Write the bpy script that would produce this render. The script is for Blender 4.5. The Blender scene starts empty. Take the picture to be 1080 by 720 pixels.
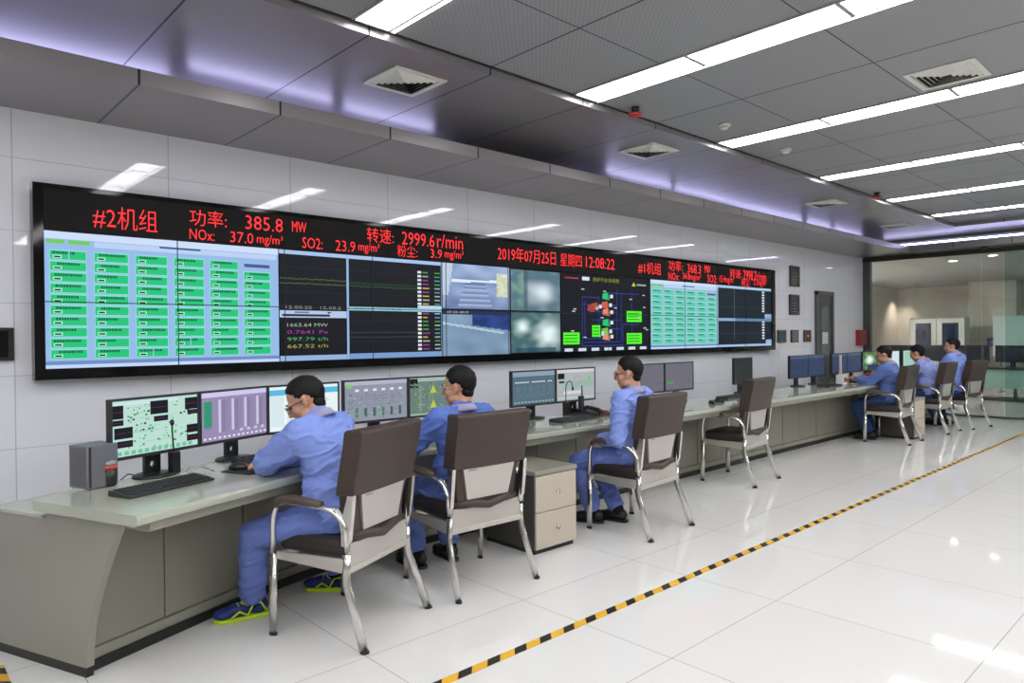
import bpy, bmesh, math, random
import numpy as np
from mathutils import Vector, Matrix, noise, Euler

# ------------------------------------------------------------------ camera
sc = bpy.context.scene
COL = sc.collection
CAM_H = 1.45
FPX = 737.73
YAW, PITCH, ROLL = math.radians(47.1789), math.radians(-0.4307), math.radians(-0.5285)
_f = Vector((math.cos(YAW)*math.cos(PITCH), math.sin(YAW)*math.cos(PITCH), math.sin(PITCH)))
_r = Vector((math.sin(YAW), -math.cos(YAW), 0.0))
_u = _r.cross(_f)
CR = math.cos(ROLL)*_r + math.sin(ROLL)*_u
CU = -math.sin(ROLL)*_r + math.cos(ROLL)*_u
cam_d = bpy.data.cameras.new('camera')
cam_d.sensor_width = 36.0
cam_d.lens = 36.0*FPX/1080.0
cam_d.clip_start = 0.05
cam_d.clip_end = 200
cam = bpy.data.objects.new('camera', cam_d)
COL.objects.link(cam)
cam.matrix_world = Matrix(((CR.x, CU.x, -_f.x, 0), (CR.y, CU.y, -_f.y, 0), (CR.z, CU.z, -_f.z, CAM_H), (0, 0, 0, 1)))
sc.camera = cam
# ------------------------------------------------------------------ view, world
sc.view_settings.view_transform = 'Standard'
sc.view_settings.look = 'None'
sc.view_settings.exposure = 0.0
sc.view_settings.gamma = 1.0
sc.view_settings.use_curve_mapping = False
wd = bpy.data.worlds.new('world')
sc.world = wd
wd.use_nodes = True
wd.node_tree.nodes['Background'].inputs[0].default_value = (0.6, 0.65, 0.7, 1)
wd.node_tree.nodes['Background'].inputs[1].default_value = 0.05
LAMP = 13.4          # ceiling strip lights
COVE = 13.0          # cove tubes
SCREEN = 1.0        # monitors and video wall

WALL_Y = 5.2        # long wall with the video wall
GLASS_X = 13.94     # glass partition at the far end
CEIL = 3.2


def ray(px, py):
    return ((px-540)/FPX)*CR + (-(py-360)/FPX)*CU + _f


def at_y(px, py, y):
    r = ray(px, py)
    return Vector((0, 0, CAM_H)) + r*(y/r.y)


def at_z(px, py, z):
    r = ray(px, py)
    return Vector((0, 0, CAM_H)) + r*((z-CAM_H)/r.z)


def at_x(px, py, x):
    r = ray(px, py)
    return Vector((0, 0, CAM_H)) + r*(x/r.x)


def srgb(r, g, b):
    def c(v):
        v /= 255.0
        return v/12.92 if v <= 0.04045 else ((v+0.055)/1.055)**2.4
    return (c(r), c(g), c(b))


# ------------------------------------------------------------------ materials
MATS = {}


def mat(name, col, rough=0.5, metal=0.0, spec=0.5, bump=0.0, bscale=40.0, var=0.0, coat=0.0, vscale=3.0):
    if name in MATS:
        return MATS[name]
    m = bpy.data.materials.new(name)
    m.use_nodes = True
    nt = m.node_tree
    b = nt.nodes['Principled BSDF']
    b.inputs['Base Color'].default_value = (*col, 1)
    b.inputs['Roughness'].default_value = rough
    b.inputs['Metallic'].default_value = metal
    b.inputs['Specular IOR Level'].default_value = spec
    b.inputs['Coat Weight'].default_value = coat
    b.inputs['Coat Roughness'].default_value = 0.05
    tc = nt.nodes.new('ShaderNodeTexCoord')
    if var > 0:
        n = nt.nodes.new('ShaderNodeTexNoise')
        n.inputs['Scale'].default_value = vscale
        n.inputs['Detail'].default_value = 4
        nt.links.new(tc.outputs['Object'], n.inputs['Vector'])
        mx = nt.nodes.new('ShaderNodeMixRGB')
        mx.inputs[1].default_value = (*[c*(1-var) for c in col], 1)
        mx.inputs[2].default_value = (*[min(1, c*(1+var)) for c in col], 1)
        nt.links.new(n.outputs['Fac'], mx.inputs[0])
        nt.links.new(mx.outputs[0], b.inputs['Base Color'])
    if bump > 0:
        n2 = nt.nodes.new('ShaderNodeTexNoise')
        n2.inputs['Scale'].default_value = bscale
        n2.inputs['Detail'].default_value = 3
        nt.links.new(tc.outputs['Object'], n2.inputs['Vector'])
        bp = nt.nodes.new('ShaderNodeBump')
        bp.inputs['Strength'].default_value = bump
        bp.inputs['Distance'].default_value = 0.004
        nt.links.new(n2.outputs['Fac'], bp.inputs['Height'])
        nt.links.new(bp.outputs[0], b.inputs['Normal'])
    MATS[name] = m
    return m


def emit(name, col, strength, base=(0.8, 0.8, 0.8)):
    if name in MATS:
        return MATS[name]
    m = bpy.data.materials.new(name)
    m.use_nodes = True
    b = m.node_tree.nodes['Principled BSDF']
    b.inputs['Base Color'].default_value = (*base, 1)
    b.inputs['Emission Color'].default_value = (*col, 1)
    b.inputs['Emission Strength'].default_value = strength
    MATS[name] = m
    return m


def screen_mat(name, strength, rough=0.2):
    """a lit display: black glass whose pixels glow in the colours of its 'Col' attribute"""
    m = bpy.data.materials.new(name)
    m.use_nodes = True
    nt = m.node_tree
    b = nt.nodes['Principled BSDF']
    b.inputs['Base Color'].default_value = (0.012, 0.012, 0.014, 1)
    b.inputs['Roughness'].default_value = rough
    b.inputs['Specular IOR Level'].default_value = 0.15
    a = nt.nodes.new('ShaderNodeVertexColor')
    a.layer_name = 'Col'
    nt.links.new(a.outputs['Color'], b.inputs['Emission Color'])
    b.inputs['Emission Strength'].default_value = strength
    MATS[name] = m
    return m


def grid_mat(name, col, line, axes, pitch, offs, width, rough, spec=0.5, metal=0.0, var=0.03, dots=0.0, dpitch=0.02, coat=0.0, bump=0.0):
    """sheet material with joint lines: axes = two indices of world axes that carry the joints"""
    m = bpy.data.materials.new(name)
    m.use_nodes = True
    nt = m.node_tree
    b = nt.nodes['Principled BSDF']
    b.inputs['Roughness'].default_value = rough
    b.inputs['Specular IOR Level'].default_value = spec
    b.inputs['Metallic'].default_value = metal
    b.inputs['Coat Weight'].default_value = coat
    g = nt.nodes.new('ShaderNodeNewGeometry')
    sp = nt.nodes.new('ShaderNodeSeparateXYZ')
    nt.links.new(g.outputs['Position'], sp.inputs[0])

    def M(op, a, bb=None):
        n = nt.nodes.new('ShaderNodeMath')
        n.operation = op
        for i, v in enumerate((a, bb)):
            if v is None:
                continue
            if isinstance(v, (int, float)):
                n.inputs[i].default_value = v
            else:
                nt.links.new(v, n.inputs[i])
        return n.outputs[0]
    masks = []
    cells = []
    for ax, p, o, w in zip(axes, pitch, offs, width):
        t = M('DIVIDE', M('SUBTRACT', sp.outputs[ax], o), p)
        fr = M('FRACT', M('ADD', t, 1000.0))
        d = M('MINIMUM', fr, M('SUBTRACT', 1.0, fr))
        masks.append(M('LESS_THAN', d, w/p/2))
        cells.append(M('FLOOR', M('ADD', t, 1000.0)))
    mk = masks[0]
    for k in masks[1:]:
        mk = M('MAXIMUM', mk, k)
    cell = M('ADD', M('MULTIPLY', cells[0], 12.9898), M('MULTIPLY', cells[-1], 78.233))
    rnd = M('FRACT', M('MULTIPLY', M('SINE', cell), 43758.5))
    fac = M('ADD', 1.0-var, M('MULTIPLY', rnd, 2*var))
    if dots > 0:
        cs = []
        for ax in axes[:2]:
            cs.append(M('COSINE', M('MULTIPLY', sp.outputs[ax], 2*math.pi/dpitch)))
        dm = M('GREATER_THAN', M('MULTIPLY', cs[0], cs[1]), 0.45)
        fac = M('MULTIPLY', fac, M('SUBTRACT', 1.0, M('MULTIPLY', dm, dots)))
    vm = nt.nodes.new('ShaderNodeMixRGB')
    vm.blend_type = 'MULTIPLY'
    vm.inputs[0].default_value = 1
    vm.inputs[1].default_value = (*col, 1)
    cb = nt.nodes.new('ShaderNodeCombineXYZ')
    for i in range(3):
        nt.links.new(fac, cb.inputs[i])
    nt.links.new(cb.outputs[0], vm.inputs[2])
    mx = nt.nodes.new('ShaderNodeMixRGB')
    nt.links.new(mk, mx.inputs[0])
    nt.links.new(vm.outputs[0], mx.inputs[1])
    mx.inputs[2].default_value = (*line, 1)
    nt.links.new(mx.outputs[0], b.inputs['Base Color'])
    if bump > 0:
        n2 = nt.nodes.new('ShaderNodeTexNoise')
        n2.inputs['Scale'].default_value = 1.3
        nt.links.new(g.outputs['Position'], n2.inputs['Vector'])
        bp = nt.nodes.new('ShaderNodeBump')
        bp.inputs['Strength'].default_value = bump
        bp.inputs['Distance'].default_value = 0.01
        nt.links.new(n2.outputs['Fac'], bp.inputs['Height'])
        nt.links.new(bp.outputs[0], b.inputs['Normal'])
    MATS[name] = m
    return m


# ------------------------------------------------------------------ mesh builder
class MB:
    def __init__(self):
        self.v = []
        self.f = []
        self.c = None          # per-face colours

    def add(self, vs, fs, M=None, col=None):
        o = len(self.v)
        for p in vs:
            p = Vector(p)
            self.v.append(M @ p if M is not None else p)
        for f in fs:
            self.f.append(tuple(i+o for i in f))
            if self.c is not None:
                self.c.append(col or (0, 0, 0))
        return self

    def box(self, c, s, M=None, col=None, top=None):
        x, y, z = s[0]/2, s[1]/2, s[2]/2
        tx, ty = (x*top[0], y*top[1]) if top else (x, y)
        vs = [(-x, -y, -z), (x, -y, -z), (x, y, -z), (-x, y, -z), (-tx, -ty, z), (tx, -ty, z), (tx, ty, z), (-tx, ty, z)]
        vs = [Vector(p)+Vector(c) for p in vs]
        return self.add(vs, [(3, 2, 1, 0), (4, 5, 6, 7), (0, 1, 5, 4), (1, 2, 6, 5), (2, 3, 7, 6), (3, 0, 4, 7)], M, col)

    def span(self, lo, hi, M=None, col=None):
        return self.box([(a+b)/2 for a, b in zip(lo, hi)], [b-a for a, b in zip(lo, hi)], M, col)

    def tube(self, path, r, n=10, M=None, flat=None, caps=True):
        """sweep a circle (or flat=(a,b) ellipse/rect factor) along a path; r may be a list"""
        path = [Vector(p) for p in path]
        rs = r if isinstance(r, (list, tuple)) else [r]*len(path)
        vs = []
        prev = None
        for i, p in enumerate(path):
            if i == 0:
                t = path[1]-path[0]
            elif i == len(path)-1:
                t = path[-1]-path[-2]
            else:
                t = (path[i+1]-p).normalized()+(p-path[i-1]).normalized()
            t.normalize()
            if prev is None:
                a = Vector((1, 0, 0)) if abs(t.x) < 0.8 else Vector((0, 1, 0))
            else:
                a = prev
            a = (a-t*a.dot(t)).normalized()
            prev = a
            b = t.cross(a)
            fa, fb = flat or (1, 1)
            for k in range(n):
                an = 2*math.pi*(k+0.5)/n
                vs.append(p+rs[i]*(fa*math.cos(an)*a+fb*math.sin(an)*b))
        fs = []
        for i in range(len(path)-1):
            for k in range(n):
                k2 = (k+1) % n
                fs.append((i*n+k, i*n+k2, (i+1)*n+k2, (i+1)*n+k))
        if caps:
            fs.append(tuple(reversed(range(n))))
            fs.append(tuple((len(path)-1)*n+k for k in range(n)))
        return self.add(vs, fs, M)

    def lathe(self, prof, n=24, M=None, sx=1, sy=1):
        vs, fs = [], []
        for r, z in prof:
            for k in range(n):
                a = 2*math.pi*k/n
                vs.append((r*sx*math.cos(a), r*sy*math.sin(a), z))
        for i in range(len(prof)-1):
            for k in range(n):
                k2 = (k+1) % n
                fs.append((i*n+k, i*n+k2, (i+1)*n+k2, (i+1)*n+k))
        fs.append(tuple(reversed(range(n))))
        fs.append(tuple((len(prof)-1)*n+k for k in range(n)))
        return self.add(vs, fs, M)

    def prism(self, poly, x0, x1, M=None):
        """polygon of (y,z) points extruded along x"""
        n = len(poly)
        vs = [(x0, y, z) for y, z in poly]+[(x1, y, z) for y, z in poly]
        fs = [tuple(reversed(range(n))), tuple(range(n, 2*n))]
        for i in range(n):
            j = (i+1) % n
            fs.append((i, j, n+j, n+i))
        return self.add(vs, fs, M)

    def ell(self, c, r, M=None, n=16, m=10, R=None):
        vs, fs = [], []
        R = R or Matrix.Identity(3)
        c = Vector(c)
        vs.append(c+R @ Vector((0, 0, -r[2])))
        for i in range(1, m):
            ph = -math.pi/2+math.pi*i/m
            for k in range(n):
                a = 2*math.pi*k/n
                vs.append(c+R @ Vector((r[0]*math.cos(ph)*math.cos(a), r[1]*math.cos(ph)*math.sin(a), r[2]*math.sin(ph))))
        vs.append(c+R @ Vector((0, 0, r[2])))
        for k in range(n):
            k2 = (k+1) % n
            fs.append((0, 1+k2, 1+k))
            for i in range(m-2):
                fs.append((1+i*n+k, 1+i*n+k2, 1+(i+1)*n+k2, 1+(i+1)*n+k))
            fs.append((len(vs)-1, 1+(m-2)*n+k, 1+(m-2)*n+k2))
        return self.add(vs, fs, M)

    def cap(self, a, b, ra, rb, n=14, sq=None):
        """tapered capsule from a to b (closed)"""
        a, b = Vector(a), Vector(b)
        t = (b-a).normalized()
        x = Vector((1, 0, 0)) if abs(t.x) < 0.8 else Vector((0, 1, 0))
        x = (x-t*x.dot(t)).normalized()
        y = t.cross(x)
        rings = []
        for k in range(1, 5):
            ph = -math.pi/2+math.pi/2*k/4
            rings.append((a+t*ra*math.sin(ph), ra*math.cos(ph)))
        for k in range(0, 4):
            ph = math.pi/2*k/4
            rings.append((b+t*rb*math.sin(ph), rb*math.cos(ph)))
        vs = [a-t*ra]
        for p, r in rings:
            for k in range(n):
                an = 2*math.pi*k/n
                vs.append(p+r*(math.cos(an)*x+math.sin(an)*y))
        vs.append(b+t*rb)
        fs = []
        R = len(rings)
        for k in range(n):
            k2 = (k+1) % n
            fs.append((0, 1+k2, 1+k))
            for i in range(R-1):
                fs.append((1+i*n+k, 1+i*n+k2, 1+(i+1)*n+k2, 1+(i+1)*n+k))
            fs.append((len(vs)-1, 1+(R-1)*n+k, 1+(R-1)*n+k2))
        return self.add(vs, fs)

    def mesh(self, name, m, smooth=False):
        me = bpy.data.meshes.new(name)
        me.from_pydata([tuple(p) for p in self.v], [], self.f)
        me.update()
        bm = bmesh.new()
        bm.from_mesh(me)
        if self.c is None:
            bmesh.ops.recalc_face_normals(bm, faces=bm.faces)
        bm.to_mesh(me)
        bm.free()
        if m is not None:
            me.materials.append(m)
        if smooth:
            me.polygons.foreach_set('use_smooth', [True]*len(me.polygons))
        if self.c is not None:
            at = me.color_attributes.new('Col', 'FLOAT_COLOR', 'CORNER')
            d = []
            for p in me.polygons:
                cc = self.c[p.index]
                for _ in p.loop_indices:
                    d += [*cc, 1]
            at.data.foreach_set('color', d)
        return me

    def build(self, name, m, parent=None, smooth=False, bevel=0.0, seg=2, angle=None):
        o = bpy.data.objects.new(name, self.mesh(name, m, smooth or bevel > 0))
        COL.objects.link(o)
        if bevel > 0:
            b = o.modifiers.new('bevel', 'BEVEL')
            b.width = bevel
            b.segments = seg
            b.limit_method = 'ANGLE'
            b.angle_limit = math.radians(35)
            w = o.modifiers.new('wn', 'WEIGHTED_NORMAL')
            w.keep_sharp = False
        elif smooth and angle:
            for e in o.data.polygons:
                pass
        if parent is not None:
            o.parent = parent
        return o


def tag(o, label, cat, group=None):
    o['label'] = label
    o['category'] = cat
    if group:
        o['group'] = group
    return o


def thing(name, label, cat, loc=(0, 0, 0), rz=0.0, group=None):
    o = bpy.data.objects.new(name, None)
    o.empty_display_size = 0.1
    COL.objects.link(o)
    o.location = loc
    o.rotation_euler = (0, 0, rz)
    return tag(o, label, cat, group)


def struct(o):
    o['kind'] = 'structure'
    return o


def copy_thing(src, loc, rz, label, group=None):
    def rec(o, par):
        c = o.copy()
        COL.objects.link(c)
        if par is not None:
            c.parent = par
        for ch in o.children:
            rec(ch, c)
        return c
    r = rec(src, None)
    r.location = loc
    r.rotation_euler = (0, 0, rz)
    r['label'] = label
    if group:
        r['group'] = group
    return r


TXT = {}


def text_geo(s):
    if s in TXT:
        return TXT[s]
    c = bpy.data.curves.new('t', 'FONT')
    c.body = s
    c.resolution_u = 2
    c.offset = -0.012
    o = bpy.data.objects.new('t', c)
    COL.objects.link(o)
    bpy.context.view_layer.update()
    dg = bpy.context.evaluated_depsgraph_get()
    me = bpy.data.meshes.new_from_object(o.evaluated_get(dg))
    vs = [(v.co.x, v.co.y) for v in me.vertices]
    fs = [tuple(p.vertices) for p in me.polygons]
    bpy.data.objects.remove(o)
    bpy.data.curves.remove(c)
    bpy.data.meshes.remove(me)
    xs = [p[0] for p in vs]
    ys = [p[1] for p in vs]
    x0, x1, y0, y1 = min(xs), max(xs), min(ys), max(ys)
    TXT[s] = ([((p[0]-x0)/max(1e-6, x1-x0), (p[1]-y0)/max(1e-6, y1-y0)) for p in vs], fs)
    return TXT[s]


# ------------------------------------------------------------------ common materials
M_black = mat('black plastic', (0.012, 0.012, 0.013), 0.35, bump=0.05, bscale=300)
M_dark = mat('dark grey plastic', (0.03, 0.03, 0.032), 0.4, bump=0.05, bscale=300)
M_key = mat('keycap plastic', (0.022, 0.022, 0.025), 0.45, bump=0.05, bscale=300)
M_desk = mat('console laminate', srgb(150, 148, 134), 0.32, var=0.04, bump=0.02, bscale=200)
M_door = mat('console door laminate', srgb(142, 139, 124), 0.35, var=0.05, bump=0.02, bscale=200)
M_top = mat('console worktop', srgb(176, 180, 164), 0.2, var=0.04, coat=0.5)
M_plinth = mat('black plinth', (0.012, 0.012, 0.012), 0.4, var=0.2)
M_chrome = mat('polished steel', (0.70, 0.68, 0.66), 0.24, metal=1.0, var=0.05)
M_satin = mat('satin steel sheet', (0.62, 0.585, 0.545), 0.38, metal=0.65, var=0.06)
M_leather = mat('brown leather', srgb(66, 53, 47), 0.46, bump=0.25, bscale=160, var=0.12)
M_white = mat('white plastic', (0.75, 0.75, 0.74), 0.4, var=0.02)
M_grey = mat('grey metal', srgb(120, 120, 125), 0.35, metal=0.3, var=0.05)
M_red = mat('red plastic', srgb(170, 30, 32), 0.4, var=0.1)
M_lock = mat('lock metal', (0.8, 0.78, 0.74), 0.2, metal=1.0)
M_screen = screen_mat('lit display', SCREEN, 0.22)
M_wallscreen = screen_mat('video wall display', SCREEN, 0.5)
M_led = emit('red led', srgb(255, 40, 44), 2.0, base=(0.05, 0, 0))
M_lamp = emit('lamp diffuser', (0.985, 0.99, 1.0), LAMP)
M_cove = emit('cove tube', srgb(205, 203, 255), COVE)
M_frame_black = mat('glossy black bezel', (0.008, 0.008, 0.009), 0.05, spec=0.2, var=0.1)

# ------------------------------------------------------------------ room shell
M_floor = grid_mat('polished floor tiles', srgb(222, 220, 217), srgb(176, 172, 166), (0, 1), (0.98, 0.965), (1.66, 2.78), (0.005, 0.005), 0.05, spec=0.4, var=0.012, bump=0.02)
M_wall = grid_mat('white lacquered wall panels', srgb(238, 239, 247), srgb(198, 198, 203), (0, 2), (0.895, 0.445), (0.675, 0.79), (0.006, 0.004), 0.025, spec=0.6, var=0.008)
M_ceil = grid_mat('perforated metal ceiling', srgb(152, 152, 154), srgb(28, 28, 30), (0, 1), (0.905, 0.93), (3.01, 2.66), (0.012, 0.008), 0.5, metal=0.2, var=0.02, dots=0.26, dpitch=0.034)
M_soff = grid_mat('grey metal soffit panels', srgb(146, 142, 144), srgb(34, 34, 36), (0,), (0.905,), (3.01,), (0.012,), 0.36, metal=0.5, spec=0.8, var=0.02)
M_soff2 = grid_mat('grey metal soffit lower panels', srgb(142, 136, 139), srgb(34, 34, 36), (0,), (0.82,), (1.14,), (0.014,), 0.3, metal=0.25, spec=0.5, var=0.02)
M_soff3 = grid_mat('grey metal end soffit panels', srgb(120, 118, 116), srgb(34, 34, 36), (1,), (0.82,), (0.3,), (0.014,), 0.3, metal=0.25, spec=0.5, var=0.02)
M_plain = mat('plain light wall', srgb(196, 192, 184), 0.5, var=0.03)
M_steel_grey = mat('dark grey frame', srgb(84, 86, 86), 0.35, metal=0.4, var=0.05)

X0, Y0 = -6.0, -9.0
XE = 26.0
o = MB().span((X0, Y0, -0.1), (XE, WALL_Y+3.5, 0)).build('floor', M_floor)
struct(o)
struct(MB().span((X0, WALL_Y, 0), (GLASS_X, WALL_Y+0.15, 3.4)).build('wall_left', M_wall))
struct(MB().span((X0-0.15, Y0, 0), (X0, WALL_Y+0.15, 3.4)).build('wall_back', M_plain))
struct(MB().span((X0, Y0-0.15, 0), (XE, Y0, 3.4)).build('wall_right', M_plain))
STEP_Y = 3.43
struct(MB().span((X0, Y0, CEIL), (GLASS_X-1.0, STEP_Y, CEIL+0.15)).build('ceiling', M_ceil))
# raised-edge strip and glossy outer zone of the ceiling above the wall
struct(MB().span((X0, STEP_Y, 3.15), (GLASS_X, WALL_Y, 3.35)).build('ceiling_side', M_soff))
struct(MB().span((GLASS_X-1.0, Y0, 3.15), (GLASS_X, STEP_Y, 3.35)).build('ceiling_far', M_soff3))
SOF_Z, SOF_Y, SOF_T = 2.868, 4.26, 2.955
struct(MB().span((X0, SOF_Y, SOF_Z), (GLASS_X, WALL_Y, SOF_T)).build('trim_1', M_soff2))
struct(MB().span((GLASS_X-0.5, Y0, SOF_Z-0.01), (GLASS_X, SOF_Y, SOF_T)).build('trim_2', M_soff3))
# black shadow gap along the ceiling step
struct(MB().span((X0, STEP_Y-0.018, CEIL-0.006), (GLASS_X-1.0, STEP_Y-0.001, CEIL+0.02)).build('trim_3', M_black))
struct(MB().span((X0, WALL_Y-0.012, 0), (GLASS_X, WALL_Y, 0.09)).build('baseboard_left', M_steel_grey))
# glass partition: header, post, panes
struct(MB().span((GLASS_X-0.06, Y0, 2.78), (GLASS_X+0.06, WALL_Y, 2.87)).build('trim_4', mat('dark bronze header', srgb(58, 54, 46), 0.35, metal=0.4, var=0.05)))
struct(MB().span((GLASS_X-0.05, WALL_Y-0.13, 0), (GLASS_X+0.05, WALL_Y, 2.80)).build('trim_5', M_steel_grey))
struct(MB().span((GLASS_X-0.03, Y0, 0), (GLASS_X+0.03, WALL_Y-0.1, 0.03)).build('trim_6', M_steel_grey))


def glass_mat(name, tint):
    m = bpy.data.materials.new(name)
    m.use_nodes = True
    nt = m.node_tree
    for n in list(nt.nodes):
        if n.type != 'OUTPUT_MATERIAL':
            nt.nodes.remove(n)
    t = nt.nodes.new('ShaderNodeBsdfTransparent')
    t.inputs[0].default_value = (*tint, 1)
    gl = nt.nodes.new('ShaderNodeBsdfGlossy')
    gl.inputs['Roughness'].default_value = 0.02
    fr = nt.nodes.new('ShaderNodeFresnel')
    fr.inputs[0].default_value = 1.5
    mx = nt.nodes.new('ShaderNodeMixShader')
    nt.links.new(fr.outputs[0], mx.inputs[0])
    nt.links.new(t.outputs[0], mx.inputs[1])
    nt.links.new(gl.outputs[0], mx.inputs[2])
    nt.links.new(mx.outputs[0], nt.nodes['Material Output'].inputs[0])
    MATS[name] = m
    return m


M_glass = glass_mat('clear glass', (0.90, 0.92, 0.91))
M_glass2 = glass_mat('green edged glass', (0.74, 0.84, 0.83))
struct(MB().span((GLASS_X-0.005, 3.30, 0.03), (GLASS_X+0.005, WALL_Y-0.13, 2.79)).build('window_1', M_glass))
struct(MB().span((GLASS_X-0.005, 2.98, 0.03), (GLASS_X+0.005, 3.285, 2.79)).build('window_2', M_glass))
struct(MB().span((GLASS_X-0.005, 0.6, 0.03), (GLASS_X+0.005, 2.965, 2.79)).build('window_3', M_glass2))
struct(MB().span((GLASS_X-0.005, Y0, 0.03), (GLASS_X+0.005, 0.585, 2.79)).build('window_4', M_glass2))

# room behind the glass
M_back = mat('warm grey back wall', srgb(206, 202, 194), 0.45, var=0.03)
struct(MB().span((XE, Y0, 0), (XE+0.15, WALL_Y+3.5, 3.2)).build('wall_far', M_back))
struct(MB().span((GLASS_X+0.05, WALL_Y+3.4, 0), (XE, WALL_Y+3.55, 3.2)).build('wall_beyond', M_back))
struct(MB().span((GLASS_X+0.06, Y0, 2.95), (XE, WALL_Y+3.5, 3.1)).build('ceiling_beyond', mat('grey ceiling board', srgb(140, 140, 136), 0.5, var=0.03)))
# door in the long wall
o = struct(MB().span((11.84, WALL_Y-0.03, 0), (12.45, WALL_Y+0.01, 2.13)).build('door_1', M_steel_grey, bevel=0.004))
fr = MB()
fr.span((11.80, WALL_Y-0.045, 0), (11.87, WALL_Y+0.01, 2.17)).span((12.42, WALL_Y-0.045, 0), (12.49, WALL_Y+0.01, 2.17)).span((11.80, WALL_Y-0.045, 2.10), (12.49, WALL_Y+0.01, 2.17))
fr.build('door_frame', mat('door frame grey', srgb(98, 102, 104), 0.35, metal=0.3), o)
MB().span((11.98, WALL_Y-0.036, 1.05), (12.30, WALL_Y-0.028, 1.92)).build('door_glass', mat('dark glass pane', srgb(92, 106, 106), 0.08), o)
MB().span((12.02, WALL_Y-0.039, 1.27), (12.24, WALL_Y-0.035, 1.47)).build('notice', M_white, o)
MB().tube([(12.36, WALL_Y-0.03, 1.0), (12.36, WALL_Y-0.07, 1.0), (12.28, WALL_Y-0.07, 1.0)], 0.009).build('door_handle', M_chrome, o)
# ------------------------------------------------------------------ ceiling lights
M_trim = mat('lamp trim grey', (0.30, 0.30, 0.31), 0.4)
ROWS = [2.10, 3.90, 5.83, 7.96, 9.95, 11.76, 0.2, -1.7, -3.6]
ORD = ['short visible piece above the near vent', 'second row from the near end', 'third from the near end, beside a square vent', 'third row before the glass partition', 'second row before the glass partition', 'last row before the glass partition', 'row above the near console end', 'row behind the near end of the console', 'rearmost row of the room']
for i, x in enumerate(ROWS):
    t = thing('ceiling_light', 'long white ceiling strip light, ' + ORD[i], 'ceiling light', (x, 3.40, CEIL), group='strip lights in the main ceiling')
    w = 0.115
    f = MB()
    ylen = 8.4
    for s in (-1, 1):
        f.span((s*w-0.008, -ylen, -0.012), (s*w+0.008, 0, -0.001))
    f.span((-w, -0.012, -0.012), (w, 0, -0.001)).span((-w, -ylen, -0.012), (w, -ylen+0.012, -0.001))
    y = -0.014
    while y > -ylen+0.1:
        y2 = max(y-0.93, -ylen+0.014)
        MB().span((-w+0.008, y2+0.030, -0.010), (w-0.008, y, -0.002)).build('diffuser', M_lamp, t)
        f.span((-w+0.007, y2+0.002, -0.013), (w-0.007, y2+0.028, -0.001))
        y = y2
    f.build('frame', M_trim, t)
    MB().span((w+0.020, -ylen, -0.006), (w+0.040, 0.0, -0.001)).build('side_strip', M_lamp, t)

# cove tubes on the soffit behind the fascia
TY, TZ = 4.95, 3.03


def cove_x(px):
    r = ray(px, 300)
    return TY*r.x/r.y


for k, (a, b, lab) in enumerate([(-120, 188, 'above the near end of the video wall'), (192, 343, 'above the second third of the large status table'), (358, 452, 'above the trend charts on the video wall'),
                            (632, 700, 'above the date on the video wall banner'), (706, 762, 'above the far table on the video wall'), (767, 842, 'above the far end of the video wall'), (850, 874, 'above the upper framed board'), (880, 908, 'above the grey door')]):
    x0, x1 = cove_x(a), cove_x(b)
    ty = (5.08, 4.80, 4.86, 4.84, 4.86, 4.9, 4.92, 4.95)[k]
    t = thing('cove_light', 'violet white cove tube on the soffit ' + lab, 'cove light', ((x0+x1)/2, ty, SOF_T), group='cove tubes above the soffit')
    L = (x1-x0)/2
    MB().span((-L, -0.02, 0.0), (L, 0.02, TZ-SOF_T-0.013)).build('holder', M_white, t)
    MB().tube([(-L+0.01, 0, TZ-SOF_T), (L-0.01, 0, TZ-SOF_T)], 0.014, 8).build('tube', M_cove, t)
t = thing('cove_light', 'violet white cove tube on the end soffit before the glass partition', 'cove light', (GLASS_X-0.14, 3.6, SOF_T), math.pi/2, group='cove tubes above the soffit')
MB().span((-1.2, -0.02, 0.0), (1.2, 0.02, TZ-SOF_T-0.013)).build('holder', M_white, t)
MB().tube([(-1.19, 0, TZ-SOF_T), (1.19, 0, TZ-SOF_T)], 0.014, 8).build('tube', M_cove, t)

# square ceiling vents
M_vent = mat('vent white', srgb(214, 212, 204), 0.45)
M_hole = mat('vent dark interior', (0.01, 0.01, 0.01), 0.8)


def ceiling_vent(x, y, z, s, label, group='square air vents'):
    t = thing('ceiling_vent', label, 'vent', (x, y, z), group=group)
    f = MB()
    h = s/2
    for a, b in (((-h, -h), (h, -h+0.035)), ((-h, h-0.035), (h, h)), ((-h, -h+0.035), (-h+0.035, h-0.035)), ((h-0.035, -h+0.035), (h, h-0.035))):
        f.span((a[0], a[1], -0.012), (b[0], b[1], -0.001))
    f.build('frame', M_vent, t, bevel=0.002)
    MB().span((-h+0.03, -h+0.03, -0.003), (h-0.03, h-0.03, -0.0012)).build('backing', M_hole, t)
    lv = MB()
    for k in range(5):
        r1 = h-0.04-k*0.03
        r0 = r1-0.02
        if r0 < 0.012:
            break
        vs = [(-r1, -r1, -0.005), (r1, -r1, -0.005), (r1, r1, -0.005), (-r1, r1, -0.005), (-r0, -r0, -0.020), (r0, -r0, -0.020), (r0, r0, -0.020), (-r0, r0, -0.020)]
        lv.add(vs, [(0, 1, 5, 4), (1, 2, 6, 5), (2, 3, 7, 6), (3, 0, 4, 7)])
    lv.build('louvers', M_vent, t)
    return t


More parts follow.
